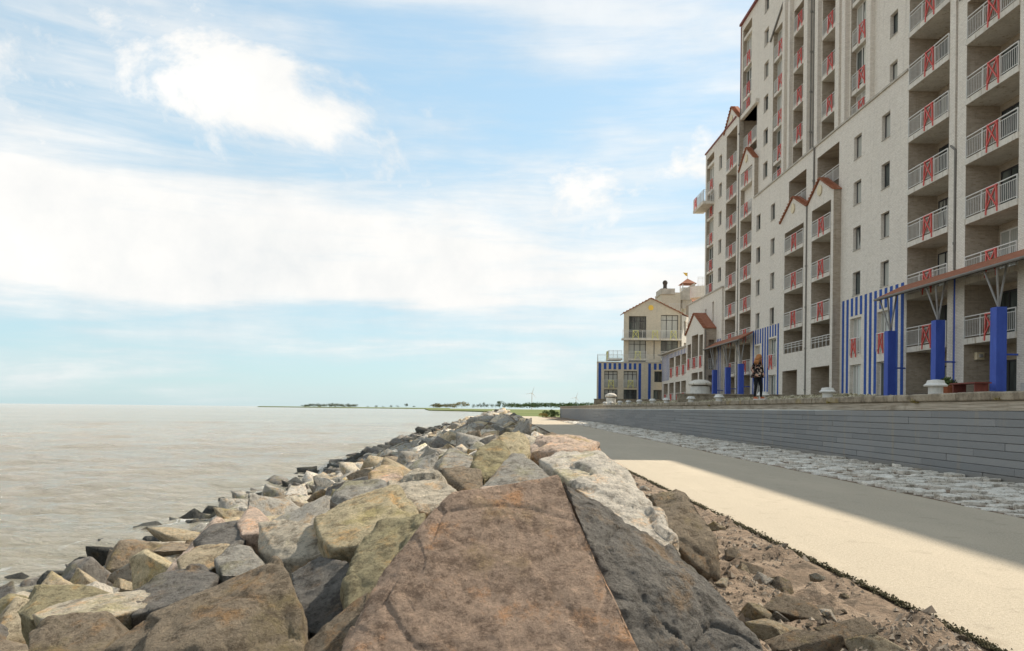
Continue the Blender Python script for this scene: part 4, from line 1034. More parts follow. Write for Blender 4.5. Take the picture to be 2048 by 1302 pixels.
def rock_mesh(name, pts, seg, amp, seed, it=2, chip=1.0):
    bm = rock_bm(pts, seg, amp, seed, it, chip); me = bpy.data.meshes.new(name); bm.to_mesh(me); bm.free()
    me.materials.append(MATS['rock'])
    for p in me.polygons: p.use_smooth = True
    return me
COL = {'brown': (.43, .305, .225), 'dark': (.185, .17, .152), 'white': (.60, .54, .46), 'pink': (.56, .43, .34), 'grey': (.34, .315, .275), 'tan': (.42, .345, .24),
       'olive': (.32, .275, .17), 'gold': (.47, .395, .26), 'umber': (.25, .20, .145), 'black': (.065, .065, .06), 'pale': (.52, .455, .36)}
import re
HERO = []; SHORT = []      # (x0,x1,y0,y1 pixel box, Y) kept free of other stones
def hero(label, col, pts, back=.8, down=.5, seg=.03, amp=.05, seed=1, it=0, shrink=.75, name='boulder', chip=1.0):
    """corner points given by photo position and distance; the hidden rear is closed behind them"""
    P = [inv(px, py, Y=Y) for px, py, Y in pts]
    c = sum(P, Vector()) / len(P)
    for p in list(P):
        q = c + (p - c) * shrink; P.append(q + Vector((0, back, -down * .55))); P.append(c + (p - c) * .8 + Vector((0, back * .3, -down)))
    lo = min(p.z for p in P)
    base = Vector((c.x, c.y + back * .3, lo))
    me = rock_mesh('boulder', [p - base for p in P], seg, amp, seed, it, chip)
    o = obj(name, me, None, loc=base); o.color = tuple(c_ * 1.22 for c_ in COL[col]) + (1,)
    tag(o, label, 'boulder', 'boulders along the shore')
    SHORT.append((o, re.split(r' (?:on|in|with|behind|beside|against|filling|running|standing|split|below|wedged|left|facing|leaning|near|by|between|sloping|deep|low|above) ', label)[0], c.copy()))
    xs = [p[0] for p in pts]; ys = [p[1] for p in pts]; HERO.append((min(xs), max(xs), min(ys), max(ys), min(p[2] for p in pts), base, max(p.x for p in P) - min(p.x for p in P)))
    return o
def yl(py, a=(955, 3.3), b=(1302, 2.72)): return a[1] + (py - a[0]) * (b[1] - a[1]) / (b[0] - a[0])
# the big slab right in front
hero('huge flat brown boulder slab filling the foreground centre', 'brown', [(x, y, yl(y)) for x, y in ((868, 1015), (905, 985), (960, 992), (1060, 975), (1116, 950), (1135, 1000), (1160, 1085), (1215, 1170), (1262, 1265), (1330, 1420), (640, 1420), (690, 1285), (760, 1150))], .55, .6, .013, .024, 3, 1, .9)
hero('dark grey veined boulder against the right side of the brown slab', 'dark', [(1122, 958, 3.42), (1195, 1008, 3.62), (1300, 1062, 3.6), (1345, 1118, 3.45), (1420, 1185, 3.35), (1505, 1275, 3.2), (1560, 1340, 3.1), (1300, 1400, 2.75), (1240, 1210, 2.98), (1180, 1090, 3.15)], .35, .6, .015, .085, 5, 1)
hero('long whitish boulder running down behind the dark veined boulder', 'white', [(1078, 918, 5.6), (1125, 904, 5.8), (1195, 906, 5.7), (1245, 948, 5.3), (1300, 1010, 4.8), (1345, 1065, 4.4), (1372, 1112, 4.2), (1330, 1112, 4.05), (1260, 1066, 4.3), (1150, 975, 4.9)], .7, .5, .03, 0.062, 8, 1)
hero('pinkish weathered boulder on the crest beside the path', 'pink', [(1058, 890, 8.6), (1080, 868, 9.0), (1160, 866, 9.2), (1205, 884, 8.9), (1242, 934, 8.2), (1236, 958, 7.9), (1190, 922, 7.6), (1120, 912, 7.6), (1064, 920, 7.9)], 1.0, .6, .045, 0.069, 11, 1)
hero('brown wedge boulder standing alone at the edge of the soil verge', 'umber', [(1303, 992, 6.7), (1352, 977, 6.7), (1372, 985, 6.6), (1405, 1035, 6.4), (1437, 1082, 6.2), (1438, 1160, 6.1), (1400, 1140, 6.0), (1330, 1068, 6.15)], .75, .35, .035, .04, 13, 0, .85)
hero('grey boulder split by a sunlit right face behind the slab', 'grey', [(948, 990, 4.6), (1000, 935, 4.9), (1025, 908, 5.1), (1046, 908, 5.1), (1098, 950, 4.8), (1112, 972, 4.6), (1050, 1000, 4.4), (985, 1008, 4.4)], .6, .5, .03, 0.037, 17, 1)
hero('tall yellow-stained boulder on the crest of the stones', 'gold', [(990, 880, 7.6), (1012, 862, 7.8), (1048, 866, 7.8), (1062, 890, 7.6), (1056, 925, 7.2), (1005, 920, 7.2)], .8, .5, .04, 0.075, 19, 1)
hero('olive boulder with a shaded left face below the yellow-stained one', 'olive', [(948, 932, 6.1), (962, 898, 6.5), (1000, 888, 6.6), (1016, 905, 6.4), (1000, 945, 6.0), (968, 962, 5.8)], .7, .5, .035, 0.075, 23, 1)
hero('small pinkish stone wedged above the top edge of the slab', 'pink', [(938, 1000, 4.0), (962, 974, 4.15), (1012, 969, 4.15), (1042, 985, 4.0), (1000, 1004, 3.9)], .4, .3, .025, 0.050, 29, 1)
hero('pale grey boulder with blunt top left of the slab', 'pale', [(775, 962, 5.1), (835, 938, 5.3), (872, 946, 5.2), (905, 975, 4.9), (938, 992, 4.7), (875, 1030, 4.45), (838, 1026, 4.45), (800, 992, 4.7)], .7, .5, .03, 0.069, 31, 1)
hero('dark brown boulder behind the pale blunt boulder', 'umber', [(886, 938, 5.9), (925, 930, 6.1), (960, 940, 5.9), (966, 975, 5.6), (945, 992, 5.4), (905, 965, 5.6)], .6, .5, .035, 0.062, 37, 1)
hero('golden ridged boulder with two sloping faces', 'gold', [(628, 1038, 4.45), (700, 1000, 4.7), (790, 970, 4.75), (836, 1015, 4.35), (828, 1034, 4.2), (735, 1090, 3.95), (660, 1100, 3.95), (640, 1075, 4.1)], .6, .5, .025, 0.062, 41, 1)
hero('square pale boulder facing the camera above the dark hollow', 'pale', [(514, 1042, 4.6), (565, 1036, 4.6), (622, 1046, 4.5), (662, 1076, 4.3), (655, 1112, 4.15), (560, 1122, 4.2), (516, 1098, 4.4)], .6, .5, .025, 0.050, 43, 1)
hero('greenish grey boulder leaning on the left edge of the slab', 'olive', [(715, 1095, 3.75), (762, 1040, 3.95), (848, 1028, 3.9), (850, 1050, 3.75), (765, 1170, 3.35), (700, 1240, 3.2), (690, 1170, 3.4)], .4, .5, .022, 0.069, 47, 1)
hero('large brown ridged boulder in the lower left foreground', 'umber', [(185, 1310, 3.0), (290, 1240, 3.2), (400, 1185, 3.35), (500, 1143, 3.4), (552, 1110, 3.4), (575, 1135, 3.3), (605, 1225, 3.05), (608, 1330, 2.85), (560, 1390, 2.75), (150, 1390, 2.8), (390, 1290, 2.85)], .5, .5, .02, 0.062, 53, 1)
hero('blocky brown boulder near the bottom left corner', 'umber', [(52, 1262, 3.35), (95, 1226, 3.45), (205, 1224, 3.45), (235, 1270, 3.25), (170, 1330, 3.0), (45, 1330, 3.05)], .45, .45, .022, 0.062, 59, 1)
hero('long pale flat slab behind the lower left boulders', 'pale', [(60, 1228, 3.75), (110, 1205, 3.95), (240, 1190, 4.0), (345, 1176, 4.0), (352, 1195, 3.85), (220, 1235, 3.6), (90, 1245, 3.55)], .35, .3, .025, 0.044, 61, 1)
hero('banded olive and tan boulder by the water at the left edge', 'olive', [(24, 1222, 4.4), (80, 1168, 4.7), (175, 1168, 4.7), (214, 1190, 4.5), (205, 1210, 4.35), (60, 1240, 4.15)], .5, .4, .03, 0.062, 67, 1)
hero('tan topped boulder between the square boulder and the water', 'tan', [(352, 1120, 4.5), (395, 1092, 4.75), (455, 1090, 4.7), (462, 1110, 4.5), (420, 1140, 4.3), (360, 1148, 4.3)], .5, .4, .028, 0.062, 71, 1)
hero('grey and white boulder left of the square pale boulder', 'grey', [(428, 1118, 4.25), (465, 1088, 4.45), (500, 1092, 4.4), (526, 1122, 4.2), (515, 1150, 4.0), (440, 1150, 4.05)], .45, .4, .026, 0.062, 73, 1)
hero('dark mossy boulder sloping behind the large brown ridged one', 'dark', [(230, 1200, 3.95), (320, 1140, 4.2), (400, 1125, 4.25), (438, 1150, 4.05), (400, 1195, 3.75), (260, 1232, 3.65)], .45, .4, .028, 0.062, 79, 1)
hero('dark shaded boulder deep in the hollow beside the slab', 'dark', [(575, 1140, 3.95), (640, 1108, 4.0), (705, 1120, 3.85), (700, 1215, 3.55), (640, 1275, 3.4), (595, 1250, 3.5)], .4, .4, .026, 0.062, 83, 1)
hero('brown boulder low in the gap beneath the hollow', 'umber', [(600, 1300, 2.95), (700, 1205, 3.15), (738, 1180, 3.15), (725, 1240, 3.0), (690, 1330, 2.8), (600, 1380, 2.75)], .3, .4, .022, 0.050, 89, 1)
hero('dark grey cracked boulder above the golden ridged boulder', 'grey', [(655, 1000, 5.3), (690, 962, 5.6), (760, 955, 5.6), (800, 985, 5.2), (770, 1010, 5.0), (690, 1018, 5.0)], .6, .5, .032, 0.062, 97, 1)
hero('rounded sandy pink boulder in the middle of the bank', 'pink', [(738, 945, 6.6), (768, 928, 6.8), (802, 934, 6.7), (806, 955, 6.4), (770, 968, 6.2), (740, 962, 6.3)], .6, .5, .035, .04, 101, 2)
hero('dark grey pyramid boulder left of the olive boulder', 'grey', [(868, 930, 7.0), (900, 894, 7.3), (915, 895, 7.3), (955, 922, 6.9), (935, 938, 6.6), (880, 940, 6.6)], .7, .5, .038, 0.050, 103, 1)
hero('pink topped boulder left of the square pale boulder near the waterline', 'pink', [(470, 1046, 5.1), (497, 1008, 5.4), (514, 1012, 5.4), (545, 1045, 5.0), (520, 1068, 4.8), (482, 1070, 4.8)], .5, .4, .03, 0.056, 107, 1)
hero('dark angular boulder with bright left corner beyond the tan topped one', 'dark', [(385, 1082, 5.0), (420, 1050, 5.2), (480, 1042, 5.2), (505, 1070, 4.9), (470, 1095, 4.7), (392, 1100, 4.7)], .5, .4, .03, 0.062, 109, 1)

# ---- template stones for the rest of the bank
rr = random.Random(21)
def template(seed, seg, amp, it=1):
    r_ = random.Random(seed); sx, sy, sz = r_.uniform(.8, 1.15), r_.uniform(.7, 1.0), r_.uniform(.5, .75); pts = []
    for k in range(11):
        a, e = r_.uniform(0, 6.283), math.asin(r_.uniform(-1, 1)); s_ = r_.uniform(.82, 1.1)
        x, y, z = math.cos(a) * math.cos(e), math.sin(a) * math.cos(e), math.sin(e)
        m_ = max(abs(x), abs(y), abs(z)) ** .55
        pts.append(Vector((x / m_ * sx, y / m_ * sy, z / m_ * sz)) * .5 * s_)
    return pts
TPL = [rock_mesh('boulder', template(100 + k, .1, .05), .055, .055, 200 + k, 1) for k in range(14)]
TLOW = []; TMID = []
for k in range(10):
    bm = rock_bm(template(500 + k, .1, .05), .15, .06, 600 + k, 0); TMID.append(([v.co.copy() for v in bm.verts], [[v.index for v in f.verts] for f in bm.faces])); bm.free()
for k in range(10):
    bm = rock_bm(template(300 + k, .1, .05), .30, .06, 400 + k, 0); TLOW.append(([v.co.copy() for v in bm.verts], [[v.index for v in f.verts] for f in bm.faces])); bm.free()

def crowd():
    cells = []
    y = 2.6
    while y < 150:
        st = .74 if y < 40 else .9 if y < 80 else 1.2
        x = -9.6
        while x < 2.0:
            cx, cy = x + rr.uniform(-.2, .2) * st, y + rr.uniform(-.25, .25) * st
            cells.append((cx, cy, rr.choice((rr.uniform(.55, .85), rr.uniform(.8, 1.15), rr.uniform(1.0, 1.5))) * st * 1.2)); x += st * .9
        y += st * .85
    keep = []
    for cx, cy, sz in cells:
        if cy < 2.2: continue
        lim = 1.45 + .35 * noise.noise(Vector((cy * .5, 3, 1)))
        if cx > lim - .2 * sz: continue
        if cy < 5.5 and cx > .55: continue
        z = bank_z(cx) + rr.uniform(-.08, .16) * sz
        z -= .24 * min(1, max(0, (-1.2 - cx) / 1.5)) * (1 if cx > -7.6 else .4)
        if -.5 < cx and cy > 6: z += .05
        # leave the hand-placed stones unobstructed
        px, py = proj((cx, cy, z + sz * .32)); rad = F / cy * sz * .5
        bad = False
        for x0, x1, y0, y1, Y0, base, wd in HERO:
            if cy < Y0 + .15 and px + rad * .8 > x0 and px - rad * .8 < x1 and py - rad * .2 < y1 and py + rad > y0: bad = True; break
            if (Vector((cx, cy)) - Vector((base.x, base.y))).length < wd * .42 + sz * .12: bad = True; break
        if bad: continue
        if cy < 3.3 and (cx > -1.2) : continue
        keep.append((cx, cy, z, sz))
    # stones that show largest become things, the rest of the bank is one mass
    keep.sort(key=lambda q: q[1] - .25 * q[3])
    things, rest = keep[:270], keep[270:]
    pal = ['grey', 'grey', 'tan', 'pale', 'umber', 'olive', 'pink', 'dark', 'white', 'grey', 'gold', 'tan', 'umber']
    palf = ['grey', 'grey', 'pale', 'grey', 'umber', 'white', 'dark', 'tan']
    names = {'grey': 'grey', 'tan': 'tan', 'pale': 'pale', 'umber': 'brown', 'olive': 'olive', 'pink': 'pinkish', 'dark': 'dark grey', 'white': 'whitish', 'gold': 'yellowish', 'black': 'black wet'}
    for k, (cx, cy, z, sz) in enumerate(things):
        me = TPL[rr.randrange(len(TPL))]
        o = bpy.data.objects.new('boulder', me); C.objects.link(o); o.location = (cx, cy, z)
        o.rotation_euler = (rr.uniform(-.5, .5) + (math.pi if rr.random() < .5 else 0), rr.uniform(-.5, .5) + .2, rr.uniform(0, 6.28)); s_ = sz * rr.uniform(.92, 1.12); o.scale = (s_ * rr.uniform(.9, 1.2), s_ * rr.uniform(.85, 1.1), s_ * rr.uniform(.85, 1.2))
        col = rr.choice(pal if cy < 12 else palf)
        if cx < -6.9 + rr.uniform(-.7, .6): col = rr.choice(('black', 'black', 'dark'))
        v = rr.uniform(1.0, 1.4); o.color = tuple(c * v for c in COL[col]) + (1,)
        zone = 'at the waterline' if col == 'black' else 'low on the bank near the water' if cx < -5.2 else 'halfway down the bank' if cx < -3 else 'high on the bank' if cx < -1.2 else 'along the crest of the bank'
        size = 'big' if sz > 1.0 else 'small' if sz < .72 else 'middling'
        lab, grp = '%s %s boulder among the stones %s' % (size, names[col], zone), '%s %s boulders %s' % (size, names[col], zone)
        hb = min(SHORT, key=lambda q: (q[2] - o.location).length)
        if (hb[2] - o.location).length < 1.6:
            d = o.location - hb[2]
            rel = ('just left of' if d.x < 0 else 'just right of') if abs(d.x) > abs(d.y) else ('right behind' if d.y > 0 else 'right in front of')
            lab = '%s %s boulder %s the %s' % (size, names[col], rel, hb[1])
        tag(o, lab, 'boulder', grp)
    # far mass
    vs, fs, cols = [], [], []
    for cx, cy, z, sz in rest:
        tv, tf = (TMID if cy < 24 else TLOW)[rr.randrange(10)]
        M = Matrix.Translation((cx, cy, z)) @ Matrix.Rotation(rr.uniform(0, 6.28), 4, 'Z') @ Matrix.Rotation(rr.uniform(-.6, .6), 4, 'X') @ Matrix.Rotation(rr.uniform(-.5, .5), 4, 'Y') @ Matrix.Scale(sz * rr.uniform(.95, 1.2), 4)
        n = len(vs); vs += [tuple(M @ v) for v in tv]; fs += [[i + n for i in f] for f in tf]
        col = rr.choice(palf)
        if cx < -6.9 + rr.uniform(-.7, .6): col = rr.choice(('black', 'black', 'dark'))
        v = rr.uniform(.95, 1.45); cols += [tuple(c * v for c in COL[col]) + (1,)] * len(tv)
    me = bpy.data.meshes.new('far_boulders'); me.from_pydata(vs, [], fs); me.materials.append(MATS['rock_far'])
    at = me.color_attributes.new('tint', 'FLOAT_COLOR', 'POINT'); at.data.foreach_set('color', [c for q in cols for c in q])
    for p in me.polygons: p.use_smooth = True
    o = obj('far_boulders', me, None); kind(o, 'stuff'); tag(o, 'distant grey boulders of the bank running towards the horizon', 'boulders')
    print('boulders', len(things), 'rest', len(rest), len(fs))
crowd()

# ---- loose stones lying on the soil verge
def loose():
    sp = [(1662, 1232, .13, 'white'), (1640, 1252, .09, 'white'), (1634, 1272, .08, 'pale'), (1524, 1160, .15, 'white'), (1512, 1240, .2, 'tan'), (1560, 1250, .1, 'grey'), (1632, 1170, .1, 'pale'), (1572, 1098, .09, 'pale'), (1540, 1094, .08, 'grey'), (1508, 1085, .07, 'white'), (1688, 1172, .06, 'tan'), (1288, 975, .16, 'white'), (1296, 985, .12, 'pale'), (1270, 968, .14, 'grey'), (1490, 1140, .16, 'tan'), (1465, 1110, .14, 'umber'), (1480, 1130, .10, 'grey'), (1450, 1178, .12, 'pale'), (1580, 1275, .12, 'umber'), (1665, 1298, .1, 'pale'), (1262, 952, .13, 'pink'), (1320, 985, .08, 'pale')]
    r_ = random.Random(4)
    for k, (px, py, s_, col, lb) in enumerate([(1590, 1222, .34, 'umber', 'crumbly brown lump beside the dark veined boulder'), (1545, 1268, .30, 'tan', 'tan lump at the foot of the dark veined boulder'), (1690, 1262, .33, 'umber', 'wide brown lump right of the white loose stones'), (1600, 1292, .36, 'umber', 'dark crumbly lump at the bottom edge of the picture'), (1475, 1095, .26, 'umber', 'brown lump right behind the wedge boulder'), (1500, 1128, .24, 'umber', 'low crumbly lump right of the wedge boulder'), (1560, 1160, .26, 'umber', 'ridged brown lump in the middle of the soil verge'), (1760, 1296, .30, 'tan', 'flat tan lump near the path edge at the bottom'), (1430, 1045, .24, 'tan', 'small tan lump on the verge beyond the wedge boulder'), (1640, 1200, .20, 'umber', 'small brown lump above the white loose stones')]):
        p = inv(px, py, Z=.1); o = bpy.data.objects.new('earth_lump', TPL[(k * 5 + 3) % len(TPL)]); C.objects.link(o)
        o.location = (p.x, p.y, soil_z(p.x, p.y) + s_ * .10); o.scale = (s_ * 1.3, s_ * 1.15, s_ * .8); o.rotation_euler = (r_.uniform(-.3, .3), r_.uniform(-.3, .3), r_.uniform(0, 6.28)); o.color = tuple(c * 1.05 for c in COL[col]) + (1,)
        tag(o, lb, 'lump', 'lumps on the soil verge')
    for k in range(46):
        x = r_.uniform(1.5, 2.9); y = 3.6 + r_.random() ** 1.5 * 16; sp.append((None, (x, y), r_.uniform(.03, .09), r_.choice(['tan', 'umber', 'pale', 'grey', 'umber'])))
    cn = {'white': 'white', 'pale': 'pale', 'tan': 'tan', 'grey': 'grey', 'umber': 'brown', 'pink': 'pinkish'}
    for px, py, s_, col in sp:
        if px is None: x, y = py
        else: p = inv(px, py, Z=.08); x, y = p.x, p.y
        o = bpy.data.objects.new('loose_stone', TPL[r_.randrange(len(TPL))]); C.objects.link(o)
        o.location = (x, y, soil_z(x, y) + s_ * .22); o.scale = (s_ * 1.3, s_ * 1.1, s_); o.rotation_euler = (r_.uniform(-.3, .3), r_.uniform(-.3, .3), r_.uniform(0, 6.28)); o.color = COL[col] + (1,)
        sz = 'large' if s_ > .115 else 'small'
        tag(o, '%s %s loose stone on the soil verge beside the path' % (sz, cn[col]), 'stone', '%s %s loose stones on the verge' % (sz, cn[col]))
loose()
# ================================================================== TERRACE FURNITURE
def gravel_bed():
    def gz(x, y): return 1.72 + min(.36, max(0, (x - 10.3) * .12)) * min(1, max(0, (y - 23) / 8)) + .05 * noise.noise(Vector((x * 1.5, y * .8, 2)))
    strip('gravel_bed', 'deck_gravel', fr(10.28, 14.2, 14), geo(12, 112, 1.012, .5), gz)
    r_ = random.Random(9); mb = MB()
    for k in range(5200):
        y = 24 + r_.random() ** 1.4 * 82; x = r_.uniform(10.32, 13.6); s = r_.uniform(.04, .11) * (1 if y < 50 else 1.5); z = gz(x, y) + s * .1
        a = r_.uniform(0, 3.1); ca, sa = math.cos(a) * s, math.sin(a) * s; h = s * r_.uniform(.5, .9)
        mb.add([(x + ca, y + sa, z), (x - sa * .7, y + ca * .7, z), (x - ca, y - sa, z), (x + sa * .7, y - ca * .7, z), (x, y, z + h), (x, y, z - h)],
               [(0, 1, 4), (1, 2, 4), (2, 3, 4), (3, 0, 4), (1, 0, 5), (2, 1, 5), (3, 2, 5), (0, 3, 5)])
    o = kind(obj('gravel', mb, 'pebble', fix=False), 'stuff'); tag(o, 'pale pebbles heaped behind the wall coping', 'gravel')
gravel_bed()

def vents():
    def body(w_, h):
        b_ = MB().lathe([(w_ * .36, -.3), (w_ * .36, h * .55), (w_ * .34, h * .62)], 14)
        c_ = MB().lathe([(w_ * .34, h * .60), (w_ * .56, h * .62), (w_ * .58, h * .70), (w_ * .45, h * .82), (w_ * .40, h * 1.0), (w_ * .1, h * 1.04)], 14)
        return b_.mesh('vent_pipe', 'vent_white'), c_.mesh('vent_cap', 'vent_white')
    m1, m2 = body(.46, .40)
    lab = ['nearest white capped roof vent behind the coping, before the middle blue post', 'second nearest capped roof vent, below the gabled bays', 'capped roof vent right behind the woman on the wall',
           'capped roof vent to the left of the woman on the wall', 'capped roof vent beneath the big dome vent']
    far = 'small distant capped roof vent, %s of the row counted from the right'
    for k, (px, X) in enumerate([(1871, 10.62), (1655, 10.9), (1526, 10.9), (1438, 10.8), (1382, 10.8), (1333, 10.8), (1305, 10.8), (1279, 10.8), (1257, 10.8), (1240, 10.8), (1222, 10.8), (1210, 10.8)]):
        p = inv(px, 800, X=X); root = thing('roof_vent', lab[k] if k < 5 else far % ['sixth', 'seventh', 'eighth', 'ninth', 'tenth', 'eleventh', 'twelfth'][k - 5], 'vent', (X, p.y, 1.80), 'capped vents behind the wall')
        for nm, me in (('vent_pipe', m1), ('vent_cap', m2)): obj(nm, me, None, root, loc=(X, p.y, 1.80), smooth=False)
    for px, py, Y, w_, lb in ((1400, 769, 57, 1.68, 'large pale dome vent on a drum beside the blue posts'), (1222, 793, 84, 1.25, 'smaller dome vent in front of the striped annexe')):
        c = inv(px, py, Y=Y); root = thing('dome_vent', lb, 'vent', (c.x, Y, DECK))
        obj('drum', MB().lathe([(w_ * .40, DECK), (w_ * .40, c.z - .18), (w_ * .36, c.z - .12)], 22, (c.x, Y, 0)), 'vent_white', root, smooth=False)
        obj('dark_gap', MB().lathe([(w_ * .34, c.z - .14), (w_ * .34, c.z + .02)], 22, (c.x, Y, 0)), 'wood_dark', root)
        obj('dome', MB().lathe([(w_ * .47, c.z - .06), (w_ * .50, c.z + .02), (w_ * .46, c.z + .14), (w_ * .34, c.z + .27), (w_ * .18, c.z + .34), (.02, c.z + .36)], 22, (c.x, Y, 0)), 'slab_concrete', root, smooth=True)
vents()

tag(obj('low_wall', MB().box(11.1, 20.0, 50, 50.3, DECK - .1, 2.38).box(11.05, 20.05, 49.95, 50.35, 2.384, 2.46), 'coping_concrete'), 'low weathered concrete wall between the gravel and the gabled bays', 'wall')
tag(obj('low_wall', MB().box(12.2, 23, 103.6, 103.9, DECK - .1, 2.7).box(12.15, 23.05, 103.55, 103.95, 2.704, 2.8), 'coping_concrete'), 'low dark wall at the foot of the striped annexe', 'wall')

def furniture():
    # bench with a red-brown board before the loggia, dark bench, planter, chair
    def table(label, name, c, L, h, w_, m, cat):
        root = thing(name, label, cat, (c[0], c[1], DECK))
        obj('top', MB().box(c[0] - w_ / 2, c[0] + w_ / 2, c[1] - L / 2, c[1] + L / 2, DECK + h - .06, DECK + h), m, root)
        for s in (-1, 1):
            obj('leg', MB().box(c[0] - w_ * .4, c[0] + w_ * .4, c[1] + s * L * .42 - .04, c[1] + s * L * .42 + .04, DECK, DECK + h - .062), m, root)
    p = inv(1940, 770, X=20.2); table('long red-brown table on the terrace between two blue posts', 'terrace_table', (20.2, p.y), 1.9, 1.02, .7, 'wood_red', 'table')
    p = inv(1842, 786, X=20.0); table('low dark bench behind the nearest roof vent', 'bench', (20.0, p.y), 1.6, .62, .45, 'wood_dark', 'bench')
    p = inv(1893, 775, X=20.4)
    root = thing('planter', 'terracotta planter with a bushy plant beside the middle blue post', 'planter', (20.4, p.y, DECK))
    obj('pot', MB().lathe([(.24, 0), (.34, .85), (.38, .86), (.38, .97), (.30, .97), (.29, .8)], 16, (20.4, p.y, DECK)), 'terracotta', root)
    r_ = random.Random(3); mb = MB()
    for k in range(420):
        a, e, d = r_.uniform(0, 6.28), r_.uniform(-.2, 1.5), r_.uniform(.1, .48); c = Vector((20.4 + d * math.cos(a) * math.cos(e), p.y + d * math.sin(a) * math.cos(e), DECK + .95 + d * math.sin(e) * .8))
        u = Vector((r_.uniform(-1, 1), r_.uniform(-1, 1), r_.uniform(-1, 1))).normalized() * .08; v = u.cross(Vector((r_.uniform(-1, 1), r_.uniform(-1, 1), 1))).normalized() * .04
        mb.add([c - u, c + v, c + u, c - v], [(0, 1, 2, 3)])
    obj('foliage', mb, 'leaf_green', root, fix=False)
    p = inv(2010, 770, X=20.6); root = thing('terrace_chair', 'slim dark terrace chair right of the nearest blue post', 'chair', (20.6, p.y - .9, DECK)); c = Vector((20.6, p.y - .9, DECK))
    for sx in (-.2, .2):
        for sy in (-.2, .2): obj('leg', MB().tube(c + Vector((sx, sy, 0)), c + Vector((sx, sy, .45 if sx < 0 else .95)), .018), 'steel', root)
    obj('seat', MB().box(c.x - .23, c.x + .23, c.y - .23, c.y + .23, c.z + .44, c.z + .47), 'steel', root); obj('backrest', MB().box(c.x + .19, c.x + .21, c.y - .22, c.y + .22, c.z + .62, c.z + .95), 'steel', root)
    p = inv(1937, 708, X=22.6); lamp = thing('wall_lamp', 'pale box lamp on the brick beside the ground floor loggia door', 'lamp', (22.6, 37.9, 4.0))
    obj('housing', MB().box(22.5, 22.85, 37.78, 37.99, 3.95, 4.3), 'emblem_cream', lamp); obj('bracket', MB().box(22.6, 22.75, 37.7, 37.78, 4.05, 4.2), 'steel', lamp)
furniture()

# weeds in the coping joints and the mossy edge of the path
def tuft(label, p, h, n, seed):
    r_ = random.Random(seed); mb = MB()
    for k in range(n):
        a = r_.uniform(0, 6.28); l = r_.uniform(.4, 1) * h; b_ = Vector((p[0] + r_.uniform(-.06, .02), p[1] + r_.uniform(-.12, .12), p[2])); tip = b_ + Vector((-abs(math.cos(a)) * l * .7, math.sin(a) * l * .8, l * r_.uniform(-.2, .8)))
        sd = Vector((-math.sin(a), math.cos(a), 0)) * .012
        mb.add([b_ - sd, b_ + sd, tip], [(0, 1, 2)])
    o = obj('weed', mb, 'leaf_gold', fix=False); tag(o, label, 'weed', 'weeds on the retaining wall')
tuft('dry weed tuft on the wall below the nearest roof vent', (9.9, inv(1832, 812, X=9.9).y, 1.64), .2, 60, 1)
tuft('weed tuft in the coping right of the woman', (9.88, inv(1660, 800, X=9.9).y, 1.66), .16, 40, 2)
tuft('dry tuft on the coping near the right edge', (9.88, inv(2000, 798, X=9.9).y, 1.68), .14, 40, 3)
tuft('weed tuft below the coping left of the woman', (9.9, inv(1420, 806, X=9.9).y, 1.62), .24, 50, 4)
def moss_edge():
    r_ = random.Random(17); mb = MB()
    for k in range(9000):
        y = 3.2 + r_.random() ** 1.7 * 60; x = 2.99 + r_.gauss(0, .022) - abs(r_.gauss(0, .02)); s = r_.uniform(.005, .015); z = r_.uniform(-.012, .006)
        mb.add([(x + s, y, z), (x, y + s, z), (x - s, y, z), (x, y - s, z), (x + r_.uniform(-.5, .5) * s, y, z + s * 1.1)], [(0, 1, 4), (1, 2, 4), (2, 3, 4), (3, 0, 4)])
    o = kind(obj('moss_edge', mb, 'moss', fix=False), 'stuff'); tag(o, 'dark mossy crumbs along the left edge of the path', 'moss')
    mb = MB()
    for k in range(16000):
        y = 3.0 + r_.random() ** 1.8 * 22; x = r_.uniform(1.15, 2.97); q = noise.noise(Vector((x * 1.8, y * 1.1, 5))) + (.35 if y < 5.4 else 0)
        if q < r_.uniform(-.3, .7): continue
        s = r_.uniform(.005, .022) * (1 + (r_.random() < .06) * 1.2); z = soil_z(x, y)
        a = r_.uniform(0, 3); ca, sa = math.cos(a) * s, math.sin(a) * s
        mb.add([(x + ca, y + sa, z), (x - sa, y + ca, z), (x - ca, y - sa, z), (x + sa, y - ca, z), (x + r_.uniform(-.5, .5) * s, y + r_.uniform(-.5, .5) * s, z + s * r_.uniform(.7, 1.3))], [(0, 1, 4), (1, 2, 4), (2, 3, 4), (3, 0, 4)])
    o = kind(obj('soil_crumbs', mb, 'crumb', fix=False), 'stuff'); tag(o, 'brown crumbs and grit scattered over the soil verge', 'soil')
moss_edge()

